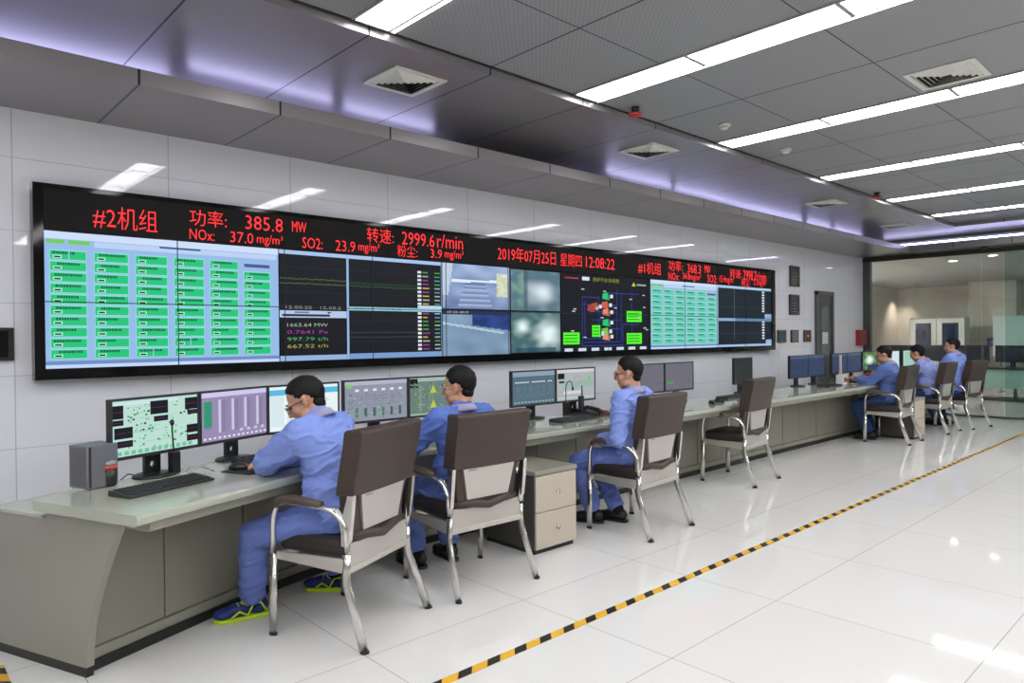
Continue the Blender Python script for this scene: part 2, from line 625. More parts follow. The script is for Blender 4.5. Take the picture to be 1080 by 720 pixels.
EDGE_Z = 3.15
for (px, py, z, s, lab) in [(427, 85.5, EDGE_Z, 0.40, 'white square ceiling vent in the outer ceiling band nearest the camera'), (999, 78, CEIL, 0.42, 'white square ceiling vent beside the third strip light'),
                            (684, 158.5, EDGE_Z, 0.40, 'white square ceiling vent in the outer band beside the red ceiling sounder'), (871, 214, EDGE_Z, 0.40, 'white square ceiling vent in the outer band towards the glass partition'), (945, 237.5, EDGE_Z, 0.40, 'white square ceiling vent in the outer band farthest from the camera')]:
    p = at_z(px, py, z)
    ceiling_vent(p.x, p.y, z, s, lab)

for (px, py, lab) in [(670, 113, 'red ceiling sounder with black base nearest the second strip light'), (925, 203, 'red ceiling sounder with black base beside the fifth strip light')]:
    p = at_z(px, py, CEIL)
    t = thing('fire_sounder', lab, 'alarm', (p.x, p.y, CEIL))
    MB().lathe([(0.03, -0.001), (0.03, -0.03), (0.02, -0.035)], 20).build('base', M_black, t, smooth=True)
    MB().lathe([(0.02, -0.036), (0.05, -0.05), (0.055, -0.062), (0.04, -0.068), (0.01, -0.07)], 20).build('horn', M_red, t, smooth=True)
for (px, py, lab) in [(764, 131, 'small round smoke detector between the second and third strip lights'), (829, 157, 'small round smoke detector between the third and fourth strip lights')]:
    p = at_z(px, py, CEIL)
    t = thing('smoke_detector', lab, 'smoke detector', (p.x, p.y, CEIL))
    MB().lathe([(0.05, -0.001), (0.052, -0.012), (0.045, -0.02)], 24).build('base', M_vent, t, smooth=True)
    MB().lathe([(0.032, -0.021), (0.034, -0.034), (0.02, -0.044), (0.005, -0.045)], 24).build('sensor_head', M_vent, t, smooth=True)
p = at_z(1031, 258, SOF_Z-0.01)
t = thing('security_camera', 'small black dome fixture under the end soffit by the glass partition', 'security camera', (GLASS_X-0.3, p.y, SOF_Z-0.01))
MB().lathe([(0.05, -0.001), (0.05, -0.02), (0.04, -0.026)], 20).build('base', M_dark, t, smooth=True)
MB().lathe([(0.038, -0.027), (0.036, -0.045), (0.022, -0.062), (0.004, -0.068)], 20).build('dome', M_black, t, smooth=True)

# ------------------------------------------------------------------ video wall
FY = WALL_Y-0.10
vw = thing('video_wall', 'wide black framed video wall with red scrolling banner on the white wall', 'video wall', (5.5, FY, 1.2))
VX0, VX1, VZ0, VZ1 = 0.762, 10.21, 1.207, 2.418
DX0, DX1, DZ0, DZ1 = 0.820, 10.10, 1.275, 2.128


def vrel(x, z, y=0.0):
    return (x-5.5, y, z-1.2)


f = MB()
f.span(vrel(VX0, VZ0, 0.012), vrel(VX1, VZ1, 0.10))
f.span(vrel(VX0, VZ0, -0.004), vrel(VX0+0.05, VZ1, 0.012))
f.span(vrel(VX1-0.10, VZ0, -0.004), vrel(VX1, VZ1, 0.012))
f.span(vrel(VX0+0.05, VZ0, -0.004), vrel(VX1-0.10, DZ0-0.008, 0.012))
f.span(vrel(VX0+0.05, VZ1-0.03, -0.004), vrel(VX1-0.10, VZ1, 0.012))
f.build('frame', M_frame_black, vw)
MB().span(vrel(DX0, DZ1+0.006, 0.0), vrel(DX1, VZ1-0.03, 0.011)).build('led_banner', mat('dark led banner', (0.010, 0.008, 0.008), 0.45, spec=0.15), vw)

lt = MB()


def led(s, px0, px1, py0, py1):
    """lettering between two picture columns; the rows give its height on the banner"""
    a = at_y(px0, (py0+py1)/2, FY)
    b = at_y(px1, (py0+py1)/2, FY)
    zt = at_y((px0+px1)/2, py0, FY).z
    zb = at_y((px0+px1)/2, py1, FY).z
    vs, fs = text_geo(s)
    lt.add([vrel(a.x+u*(b.x-a.x), zb+v*(zt-zb), -0.0015) for u, v in vs], fs)


for a in [('#2机组', 98, 166, 219, 242.5), ('功率:', 200, 239, 222, 239), ('385.8', 259, 298, 229, 243), ('MW', 308, 323, 234, 245), ('NOx:', 200, 226, 242, 253), ('37.0', 243, 267, 245, 256), ('mg/m³', 271, 298, 248, 260),
          ('SO2:', 319, 340, 251, 262), ('23.9', 354, 374.5, 254, 265), ('mg/m³', 378, 400, 256, 268), ('转速:', 387, 415, 241, 256), ('2999.6', 424, 458, 246, 259), ('r/min', 461, 488, 248, 262), ('粉尘:', 419, 440, 259, 271), ('3.9', 454, 466, 263, 272), ('mg/m³', 469, 488.5, 264, 275),
          ('2019年07月25日', 525, 586, 262, 277), ('星期四', 591, 613.5, 268, 281), ('12:08:22', 618, 648, 272, 283), ('#1机组', 673, 697, 276.5, 289), ('功率:', 705, 720, 275, 286), ('368.3', 725, 739, 279, 288), ('MW', 743, 749, 280, 288),
          ('NOx:', 705, 716, 287.5, 295), ('34.8mg/m³', 720, 739, 288.5, 297), ('SO2:', 746, 756, 290, 298), ('15.4mg/m³', 759, 774, 291, 300), ('转速:', 770, 782, 284, 293), ('2998.7r/min', 784, 808, 286, 296), ('粉尘:', 782, 791, 294, 302), ('3.7mg/m³', 795, 808, 295, 303)]:
    led(*a)
lt.build('red_lettering', M_led, vw)


class Decal(MB):
    """flat printed/lit rectangles on a panel: u to the right, v up, in metres, stacked in thin layers"""
    def __init__(self, fn):
        super().__init__()
        self.c = []
        self.fn = fn

    def rect(self, u0, v0, u1, v1, col, lay=0):
        e = 0.0004*lay
        vs = [self.fn(u0, v0, e), self.fn(u1, v0, e), self.fn(u1, v1, e), self.fn(u0, v1, e)]
        return self.add(vs, [(0, 1, 2, 3)], None, col)

    def line(self, pts, w, col, lay=1):
        for (a, b), (c, d) in zip(pts[:-1], pts[1:]):
            dx, dy = c-a, d-b
            L = math.hypot(dx, dy) or 1
            nx, ny = -dy/L*w/2, dx/L*w/2
            e = 0.0004*lay
            self.add([self.fn(a-nx, b-ny, e), self.fn(c-nx, d-ny, e), self.fn(c+nx, d+ny, e), self.fn(a+nx, b+ny, e)], [(0, 1, 2, 3)], None, col)

    def poly(self, pts, col, lay=1):
        e = 0.0004*lay
        self.add([self.fn(u, v, e) for u, v in pts], [tuple(range(len(pts)))], None, col)

    def text(self, s, u0, v0, u1, v1, col, lay=2):
        vs, fs = text_geo(s)
        e = 0.0004*lay
        self.add([self.fn(u0+a*(u1-u0), v0+b*(v1-v0), e) for a, b in vs], fs, None, col)


rng = random.Random(7)


def vpanel(x0, x1):
    def fn(u, v, e):
        return Vector(vrel(x0+u, DZ0+v, 0.0085-e))
    return Decal(fn)


PH = DZ1-DZ0
GRN, LBL, NAVY, BLK = srgb(32, 196, 120), srgb(150, 186, 232), srgb(18, 26, 44), srgb(14, 18, 26)


def table_panel(x0, x1, name, green, bg, cols=6):
    d = vpanel(x0, x1)
    Wd = x1-x0
    d.rect(0, 0, Wd, PH, bg, 0)
    d.rect(0, PH-0.045, Wd, PH, srgb(205, 222, 250), 1)
    d.rect(0.01, PH-0.075, Wd*0.07, PH-0.05, srgb(110, 205, 90), 2)
    d.rect(Wd*0.085, PH-0.075, Wd*0.165, PH-0.05, srgb(110, 205, 90), 2)
    d.rect(Wd*0.18, PH-0.085, Wd*0.99, PH-0.05, srgb(188, 208, 244), 2)
    d.rect(Wd*0.44, PH-0.06, Wd*0.62, PH-0.047, srgb(40, 96, 130), 3)
    d.rect(0, 0, Wd, 0.022, srgb(196, 216, 250), 1)
    d.rect(0, 0.022, Wd, 0.045, srgb(110, 140, 190), 1)
    cw = (Wd-0.05)/cols
    rows = 10
    rh = (PH-0.165)/rows
    for c in range(cols):
        for r in range(rows):
            u = 0.03+c*cw
            v = 0.062+r*rh
            if c == cols-1 and r == rows-1:
                d.rect(u, v+rh*0.3, u+cw*0.8, v+rh*0.65, srgb(70, 90, 140), 2)
                continue
            d.rect(u-0.004, v-0.004, u+cw*0.80+0.004, v+rh*0.80+0.004, srgb(140, 226, 214), 1)
            d.rect(u, v, u+cw*0.80, v+rh*0.76, green, 2)
            nn = rng.randint(8, 11)
            us = u+0.012+rng.random()*0.03
            for k in range(nn):
                if us+0.012 > u+cw*0.78:
                    break
                wk = 0.007+rng.random()*0.007
                d.rect(us, v+rh*0.48, us+wk, v+rh*0.70, srgb(14, 92, 66), 3)
                us += wk+0.0035
            d.rect(u+0.014, v+rh*0.08, u+0.062, v+rh*0.38, srgb(170, 240, 215), 3)
            d.rect(u+0.020, v+rh*0.15, u+0.055, v+rh*0.29, srgb(8, 30, 30), 4)
            if (c, r) in ((0, rows-1), (2, 0), (3, 1)):
                d.rect(u+cw*0.40, v-0.003, u+cw*0.43, v+rh*0.79, bg, 4)
    d.build(name, M_wallscreen, vw)


table_panel(DX0, 2.318, 'status_table', GRN, LBL)
table_panel(7.045, 8.59, 'status_table', srgb(86, 200, 176), srgb(150, 192, 206))


def trend(d, u0, v0, u1, v1, cols, bg=BLK, amp=0.1, n=60):
    d.rect(u0, v0, u1, v1, bg, 1)
    for k in range(1, 4):
        vv = v0+(v1-v0)*k/4
        d.line([(u0, vv), (u1, vv)], 0.0016, srgb(54, 62, 66), 2)
    for ci, c in enumerate(cols):
        base = v0+(v1-v0)*(0.35+0.12*ci+0.1*rng.random())
        pts = [(u0+(u1-u0)*k/n, base+(v1-v0)*amp*0.3*(rng.random()-0.5)) for k in range(n+1)]
        d.line(pts, 0.0028, c, 3)


d = vpanel(2.325, 3.865)
Wd = 1.54
d.rect(0, 0, Wd, PH, BLK, 0)
d.rect(0, PH-0.03, Wd, PH, srgb(168, 196, 236), 1)
trend(d, 0.0, 0.44, 0.57, PH-0.035, [srgb(120, 150, 90), srgb(110, 140, 60)])
d.rect(0.0, 0.40, 0.57, 0.44, srgb(16, 18, 24), 1)
d.text('12:08:22   12:08:2', 0.05, 0.405, 0.52, 0.425, srgb(200, 205, 205), 3)
d.rect(0.0, 0.335, 0.57, 0.39, srgb(178, 200, 232), 1)
d.rect(0.02, 0.345, 0.42, 0.362, srgb(24, 34, 50), 2)
d.rect(0.12, 0.37, 0.24, 0.382, srgb(90, 120, 160), 2)
d.poly([(0.40, 0.368), (0.44, 0.376), (0.40, 0.384)], BLK, 3)
d.rect(0.0, 0.0, 0.57, 0.335, srgb(12, 14, 20), 1)
for k, (s, c) in enumerate([('1663.64 MW', srgb(190, 205, 190)), ('0.7641 Pa', srgb(190, 60, 190)), ('997.79 t/h', srgb(90, 200, 120)), ('667.52 t/h', srgb(200, 190, 90)), ('', BLK)]):
    if s:
        d.text(s, 0.06, 0.265-k*0.055, 0.40, 0.292-k*0.055, c, 3)
d.rect(0.0, 0.0, 0.57, 0.04, srgb(150, 178, 222), 2)
d.rect(0.572, 0.0, 0.592, PH, srgb(150, 186, 226), 3)
trend(d, 0.595, 0.445, 1.27, PH-0.035, [srgb(70, 130, 60), srgb(50, 110, 60)])
d.rect(0.595, 0.40, 1.54, 0.43, srgb(150, 205, 220), 2)
d.text('趋势分析   历史数据', 0.63, 0.405, 1.1, 0.425, srgb(20, 60, 90), 3)
trend(d, 0.595, 0.05, 1.27, 0.40, [srgb(90, 90, 100), srgb(70, 90, 90)], amp=0.02)
d.rect(0.595, 0.0, 1.54, 0.045, srgb(120, 156, 205), 2)
for v0, n in ((0.46, 9), (0.06, 10)):
    for k in range(n):
        v = v0+0.035*k
        d.rect(1.275, v, 1.315, v+0.02, srgb(225, 230, 235), 2)
        d.rect(1.33, v+0.004, 1.33+0.05+0.03*rng.random(), v+0.015, rng.choice([srgb(70, 160, 80), srgb(170, 180, 180), srgb(150, 60, 150), srgb(190, 180, 70)]), 2)
        d.rect(1.46, v+0.004, 1.52, v+0.015, rng.choice([srgb(70, 160, 80), srgb(170, 180, 180), srgb(90, 150, 190)]), 2)
d.rect(1.275, 0.43, 1.54, 0.455, srgb(196, 210, 240), 3)
d.rect(1.55-0.018, 0.0, 1.54, PH, srgb(120, 150, 190), 3)
d.build('trend_panel', M_wallscreen, vw)


def noisecam(d, u0, v0, u1, v1, fn, nu=64, nv=44):
    for i in range(nu):
        for j in range(nv):
            a, b = (i+0.5)/nu, (j+0.5)/nv
            d.rect(u0+(u1-u0)*i/nu, v0+(v1-v0)*j/nv, u0+(u1-u0)*(i+1)/nu, v0+(v1-v0)*(j+1)/nv, fn(a, b), 1)


def mixc(a, b, t):
    t = max(0, min(1, t))
    return tuple(x*(1-t)+y*t for x, y in zip(a, b))


def nz(a, b, s, k):
    return noise.noise((a*s, b*s, k))


def cam_furnace(a, b):
    c = mixc(srgb(92, 112, 158), srgb(168, 190, 226), 0.5+0.5*nz(a, b, 4, 1)+0.5*(b-0.5))
    if a < 0.12-0.10*(1-b):
        c = srgb(150, 170, 200)
    if abs(b-(0.62+0.03*a)) < 0.03 and 0.12 < a < 0.8:
        c = srgb(225, 236, 250)
    w = 0.16+0.2*(0.55-b)
    if b < 0.58 and abs(a-0.47) < w:
        k = (b*9) % 1
        c = mixc(srgb(88, 104, 150), srgb(170, 190, 226), k)
    if 0.80 < a < 0.97 and 0.30 < b < 0.85:
        c = mixc(srgb(196, 204, 120), srgb(220, 228, 230), nz(a, b, 12, 3)+0.5)
    if a < 0.05+0.1*b and b > .3:
        c = srgb(190, 205, 225)
    return c


def cam_ground(a, b):
    c = mixc(srgb(96, 122, 152), srgb(140, 170, 196), 0.5+0.6*nz(a, b, 3, 5))
    if b > 0.55+0.35*(1-a)*0.6 and a > 0.42:
        c = mixc(srgb(24, 46, 110), srgb(40, 70, 140), nz(a, b, 6, 2)+0.5)
    if b > 0.92:
        c = srgb(30, 44, 80)
    if abs(b-(0.72-0.25*a)) < 0.025 and a < 0.9:
        c = srgb(176, 200, 220)
    return c


def cam_steam(a, b):
    g = math.exp(-((a-0.62)**2/0.06+(b-0.45)**2/0.05))
    c = mixc(srgb(84, 116, 130), srgb(224, 236, 244), g+0.25*nz(a, b, 4, 7))
    if a < 0.25:
        c = mixc(c, srgb(120, 160, 140), 0.4+nz(a, b, 7, 8))
    if 0.25 < a < 0.33:
        c = mixc(c, srgb(60, 84, 100), 0.6)
    return c


def cam_flame(a, b):
    g = 1.1*math.exp(-((a-0.22)**2/0.012+(b-0.62)**2/0.02))+1.1*math.exp(-((a-0.74)**2/0.05+(b-0.45)**2/0.09))
    c = mixc(srgb(64, 104, 108), srgb(230, 248, 246), g+0.2*nz(a, b, 6, 9))
    if 0.1 < a < 0.9 and b < 0.12:
        c = mixc(c, srgb(20, 60, 90), 0.7)
    return c


d = vpanel(3.875, 5.445)
d.rect(0, 0, 1.57, PH, srgb(8, 10, 14), 0)
noisecam(d, 0.0, 0.435, 0.83, PH, cam_furnace)
noisecam(d, 0.0, 0.0, 0.83, 0.42, cam_ground)
noisecam(d, 0.85, 0.435, 1.56, PH-0.01, cam_steam)
noisecam(d, 0.85, 0.01, 1.56, 0.42, cam_flame)
d.text('07-25-2019', 0.05, 0.395, 0.30, 0.412, srgb(230, 235, 240), 3)
d.build('camera_feeds', M_wallscreen, vw)

d = vpanel(5.452, 7.04)
Wd = 1.588
d.rect(0, 0, Wd, PH, srgb(8, 10, 22), 0)
d.rect(0.06, PH-0.06, 0.28, PH-0.045, srgb(170, 60, 60), 1)
d.rect(0.34, PH-0.07, 0.46, PH-0.03, srgb(220, 228, 240), 1)
d.text('锅炉汽水系统图', 0.52, PH-0.075, 0.98, PH-0.03, srgb(170, 190, 50), 2)
d.poly([(1.22, PH-0.10), (1.30, PH-0.10), (1.26, PH-0.05)], srgb(190, 200, 60), 1)
d.rect(1.32, PH-0.09, 1.5, PH-0.07, srgb(160, 170, 170), 1)
BL = srgb(44, 70, 190)
for pts in [[(0.34, 0.06), (0.34, 0.60), (0.62, 0.60)], [(0.36, 0.10), (1.02, 0.10), (1.02, 0.66)], [(0.34, 0.06), (1.05, 0.06), (1.05, 0.30), (1.36, 0.30)], [(0.62, 0.62), (0.62, 0.12)], [(0.94, 0.70), (0.94, 0.12)], [(0.80, 0.66), (1.36, 0.66)], [(0.5, 0.35), (1.0, 0.35)], [(0.5, 0.25), (1.0, 0.25)], [(0.34, 0.52), (0.95, 0.52)], [(0.46, 0.44), (0.94, 0.44)], [(0.38, 0.56), (0.38, 0.14), (0.7, 0.14)], [(1.22, 0.2), (1.22, 0.7)]]:
    d.line(pts, 0.006, BL, 1)
for (u, v, c) in [(0.74, 0.62, GRN), (0.74, 0.32, GRN), (0.72, 0.52, srgb(200, 90, 60)), (0.74, 0.44, srgb(230, 130, 120)), (0.72, 0.22, srgb(120, 190, 90)), (0.74, 0.16, srgb(220, 140, 110)), (0.54, 0.50, srgb(170, 80, 40)), (0.58, 0.2, srgb(70, 230, 70)), (0.48, 0.48, srgb(160, 60, 50))]:
    d.poly([(u-0.06, v-0.03), (u-0.05, v+0.03), (u+0.05, v+0.045), (u+0.07, v-0.045)], c, 2)
    d.rect(u+0.08, v-0.02, u+0.13, v+0.02, srgb(220, 226, 235), 2)
for (u, v, w, h) in [(0.03, 0.08, 0.26, 0.13), (1.12, 0.33, 0.29, 0.13), (1.12, 0.07, 0.29, 0.13), (0.50, 0.16, 0.14, 0.13)]:
    d.rect(u, v, u+w, v+h, srgb(86, 245, 40), 2)
    for k in range(3):
        d.rect(u+0.02, v+h*0.2+k*h*0.26, u+w*0.85, v+h*0.28+k*h*0.26, srgb(30, 130, 20), 3)
for k in range(7):
    u = 0.05+k*0.22
    d.rect(u, 0.005, u+0.13, 0.038, srgb(210, 218, 235), 1)
for k in range(16):
    u, v = rng.random()*1.4+0.1, rng.random()*0.6+0.1
    d.rect(u, v, u+0.05, v+0.012, srgb(200, 205, 215), 3)
d.build('process_diagram', M_wallscreen, vw)

d = vpanel(8.595, 10.10)
Wd = 1.505
d.rect(0, 0, Wd, PH, srgb(18, 28, 40), 0)
d.rect(0, PH-0.035, Wd, PH, srgb(168, 200, 226), 1)
trend(d, 0.0, 0.42, 1.2, PH-0.04, [srgb(70, 100, 80)], bg=srgb(20, 30, 42), amp=0.05)
trend(d, 0.0, 0.07, 1.2, 0.36, [srgb(90, 100, 110)], bg=srgb(18, 28, 40), amp=0.05)
d.rect(0, 0.36, 0.45, 0.40, srgb(140, 170, 205), 2)
d.rect(0.45, 0.36, 1.505, 0.40, srgb(88, 132, 168), 2)
d.rect(0, 0.0, Wd, 0.03, srgb(160, 190, 226), 2)
d.rect(1.33, 0.03, Wd, 0.09, srgb(150, 180, 220), 2)
d.rect(1.30, 0.40, Wd, 0.47, srgb(150, 176, 214), 2)
for k in range(18):
    v = 0.1+0.04*k
    if 0.36 < v < 0.46:
        continue
    d.rect(1.22, v, 1.29, v+0.024, srgb(215, 224, 235), 2)
d.line([(0.42, 0.10), (0.42, PH-0.04)], 0.008, srgb(110, 130, 140), 3)
d.build('trend_panel', M_wallscreen, vw)
# thin seams between the display tiles
s = MB()
for k in range(1, 12):
    x = DX0+(DX1-DX0)*k/12
    s.span(vrel(x-0.003, DZ0, 0.0035), vrel(x+0.003, DZ1, 0.0062))
zm = 1.69
s.span(vrel(DX0, zm-0.003, 0.0035), vrel(DX1, zm+0.003, 0.0062))
s.build('tile_seams', mat('seam black', (0.01, 0.012, 0.02), 0.5), vw)

# ------------------------------------------------------------------ boards on the wall
def board(name, x0, z0, x1, z1, label, col, art):
    t = thing(name, label, 'wall board', ((x0+x1)/2, WALL_Y-0.001, (z0+z1)/2))
    w, h = (x1-x0)/2, (z1-z0)/2
    f = MB()
    b = 0.025
    f.span((-w, -0.025, -h), (w, -0.001, h))
    f.build('frame', M_dark, t, bevel=0.003)
    d = Decal(lambda u, v, e: Vector((u, -0.0256-e, v)))
    d.rect(-w+b, -h+b, w-b, h-b, col, 0)
    art(d, w-b, h-b)
    d.build('face', pmat, t)
    return t


def print_mat():
    m = bpy.data.materials.new('printed board')
    m.use_nodes = True
    nt = m.node_tree
    a = nt.nodes.new('ShaderNodeVertexColor')
    a.layer_name = 'Col'
    b = nt.nodes['Principled BSDF']
    b.inputs['Roughness'].default_value = 0.2
    nt.links.new(a.outputs['Color'], b.inputs['Base Color'])
    return m


pmat = print_mat()


def art_lines(c, n):
    def f(d, w, h):
        for k in range(n):
            v = h*0.8-1.6*h*k/max(1, n-1)
            d.rect(-w*0.75, v-h*0.03, w*(0.2+0.5*rng.random()), v+h*0.03, c, 1)
    return f


board('framed_board', 10.88, 2.21, 11.21, 2.54, 'upper black framed notice board beside the video wall', srgb(50, 54, 50), art_lines(srgb(70, 74, 70), 5))
board('framed_board', 10.86, 1.75, 11.20, 2.08, 'lower black framed notice board with bluish writing beside the video wall', srgb(46, 50, 70), art_lines(srgb(110, 118, 150), 6))
board('wall_panel', 10.46, 1.31, 10.73, 1.51, 'small teal wall panel touching the video wall corner', srgb(30, 66, 72), art_lines(srgb(50, 96, 100), 3))
board('wall_panel', 10.91, 1.31, 11.16, 1.51, 'small grey wall panel between the teal panel and the panel with the red square', srgb(110, 112, 110), art_lines(srgb(140, 140, 138), 3))


def art_red(d, w, h):
    d.rect(-w*0.6, -h*0.5, w*0.6, h*0.4, srgb(140, 44, 36), 1)
    d.rect(-w*0.3, -h*0.2, w*0.3, h*0.2, srgb(240, 130, 110), 2)


board('wall_panel', 11.37, 1.31, 11.62, 1.51, 'small dark wall panel with a red square beside the grey door', srgb(52, 40, 38), art_red)
t = thing('fire_alarm_box', 'red fire box on the white wall beside the glass partition post', 'fire box', (13.70, WALL_Y-0.001, 1.22))
MB().span((-0.17, -0.08, 0), (0.17, -0.001, 0.29)).build('box', M_red, t, bevel=0.006)
MB().span((-0.13, -0.084, 0.03), (0.13, -0.08, 0.26)).build('door', mat('dark red door', srgb(124, 24, 28), 0.3), t, bevel=0.002)
MB().span((0.09, -0.09, 0.13), (0.105, -0.0845, 0.17)).build('handle', M_chrome, t)
t = thing('wall_box', 'black recessed wall box at the left edge beside the video wall', 'wall box', (0.47, WALL_Y-0.001, 1.33))
f = MB()
f.span((-0.2, -0.03, 0), (0.2, -0.001, 0.02)).span((-0.2, -0.03, 0.18), (0.2, -0.001, 0.20)).span((-0.2, -0.03, 0.02), (-0.17, -0.001, 0.18)).span((0.17, -0.03, 0.02), (0.2, -0.001, 0.18))
f.build('frame', M_black, t, bevel=0.002)
MB().span((-0.17, -0.012, 0.02), (0.17, -0.001, 0.18)).build('panel', M_frame_black, t)

# ------------------------------------------------------------------ hazard tape on the floor
M_yel = mat('yellow tape', srgb(236, 182, 52), 0.35, var=0.06)
M_tblk = mat('black tape stripe', (0.012, 0.011, 0.010), 0.35)


def tape(name, p0, p1, w, label, n0=None):
    p0, p1 = Vector((*p0, 0)), Vector((*p1, 0))
    L = (p1-p0).length
    a = math.atan2(p1.y-p0.y, p1.x-p0.x)
    t = thing(name, label, 'floor tape', p0, a)
    MB().span((0, -w/2, 0.0004), (L, w/2, 0.0012)).build('yellow_strip', M_yel, t)
    s = MB()
    per = 0.165
    k = 0
    while (k+1)*per < L:
        u = k*per
        vs = [(u, -w/2, 0.0016), (u+per*0.46, -w/2, 0.0016), (u+per*0.46+w*0.9, w/2, 0.0016), (u+w*0.9, w/2, 0.0016)]
        s.add(vs, [(0, 1, 2, 3)])
        k += 1
    s.build('black_stripes', M_tblk, t)


tape('hazard_tape', (1.0, 2.352), (13.6, 2.352), 0.052, 'yellow and black striped tape line running the length of the floor')
pe = at_z(1, 702, 0)
tape('hazard_tape', (pe.x-0.015, pe.y+0.005), (pe.x-0.015, pe.y-0.62), 0.05, 'short striped tape piece at the bottom left beside the console end')
# ------------------------------------------------------------------ console
FRONT = [(0.786, 3.042), (1.22, 3.215), (1.62, 3.372), (1.90, 3.470), (2.12, 3.530), (2.36, 3.556), (2.7, 3.562), (3.6, 3.565), (4.5, 3.566), (5.4, 3.567), (6.3, 3.568), (7.2, 3.569), (8.1, 3.57), (9.0, 3.57), (9.9, 3.57), (10.8, 3.57), (11.4, 3.55), (12.0, 3.47), (12.9, 3.31)]


def offs(pl, d):
    out = []
    for i, p in enumerate(pl):
        a = pl[max(0, i-1)]
        b = pl[min(len(pl)-1, i+1)]
        tx, ty = b[0]-a[0], b[1]-a[1]
        L = math.hypot(tx, ty)
        out.append((p[0]-ty/L*d, p[1]+tx/L*d))
    return out


def sweep(profile, name, m, parent, pl=FRONT, smooth=False):
    """profile of (depth, z) carried along the console front line"""
    rows = [[(*q, z) for q in offs(pl, d)] for d, z in profile]
    n, k = len(profile), len(pl)
    mb = MB()
    vs = [rows[j][i] for i in range(k) for j in range(n)]
    fs = []
    for i in range(k-1):
        for j in range(n):
            j2 = (j+1) % n
            fs.append((i*n+j, i*n+j2, (i+1)*n+j2, (i+1)*n+j))
    fs.append(tuple(range(n)))
    fs.append(tuple((k-1)*n+j for j in reversed(range(n))))
    mb.add(vs, fs)
    return mb.build(name, m, parent, smooth=smooth)


wt = thing('worktop', 'long pale grey green worktop carrying the monitors, bent at both ends', 'worktop', (0, 0, 0))
sweep([(0.012, 0.705), (0.002, 0.712), (0.0, 0.722), (0.0, 0.738), (0.004, 0.746), (0.013, 0.750), (0.68, 0.750), (0.68, 0.705)], 'top_slab', M_top, wt)
sweep([(0.05, 0.66), (0.04, 0.704), (0.675, 0.704), (0.675, 0.675), (0.45, 0.66)], 'under_frame', M_desk, wt, pl=[(0.786+0.088*0.929, 3.042+0.088*0.370)]+FRONT[1:])

# lower cabinets, one per pair of doors
segs = []
pl = FRONT
cum = [0]
for a, b in zip(pl[:-1], pl[1:]):
    cum.append(cum[-1]+math.dist(a, b))


def along(s):
    s = max(0, min(cum[-1]-1e-6, s))
    for i in range(len(pl)-1):
        if cum[i] <= s <= cum[i+1]:
            t = (s-cum[i])/(cum[i+1]-cum[i])
            return (pl[i][0]+(pl[i+1][0]-pl[i][0])*t, pl[i][1]+(pl[i+1][1]-pl[i][1])*t)


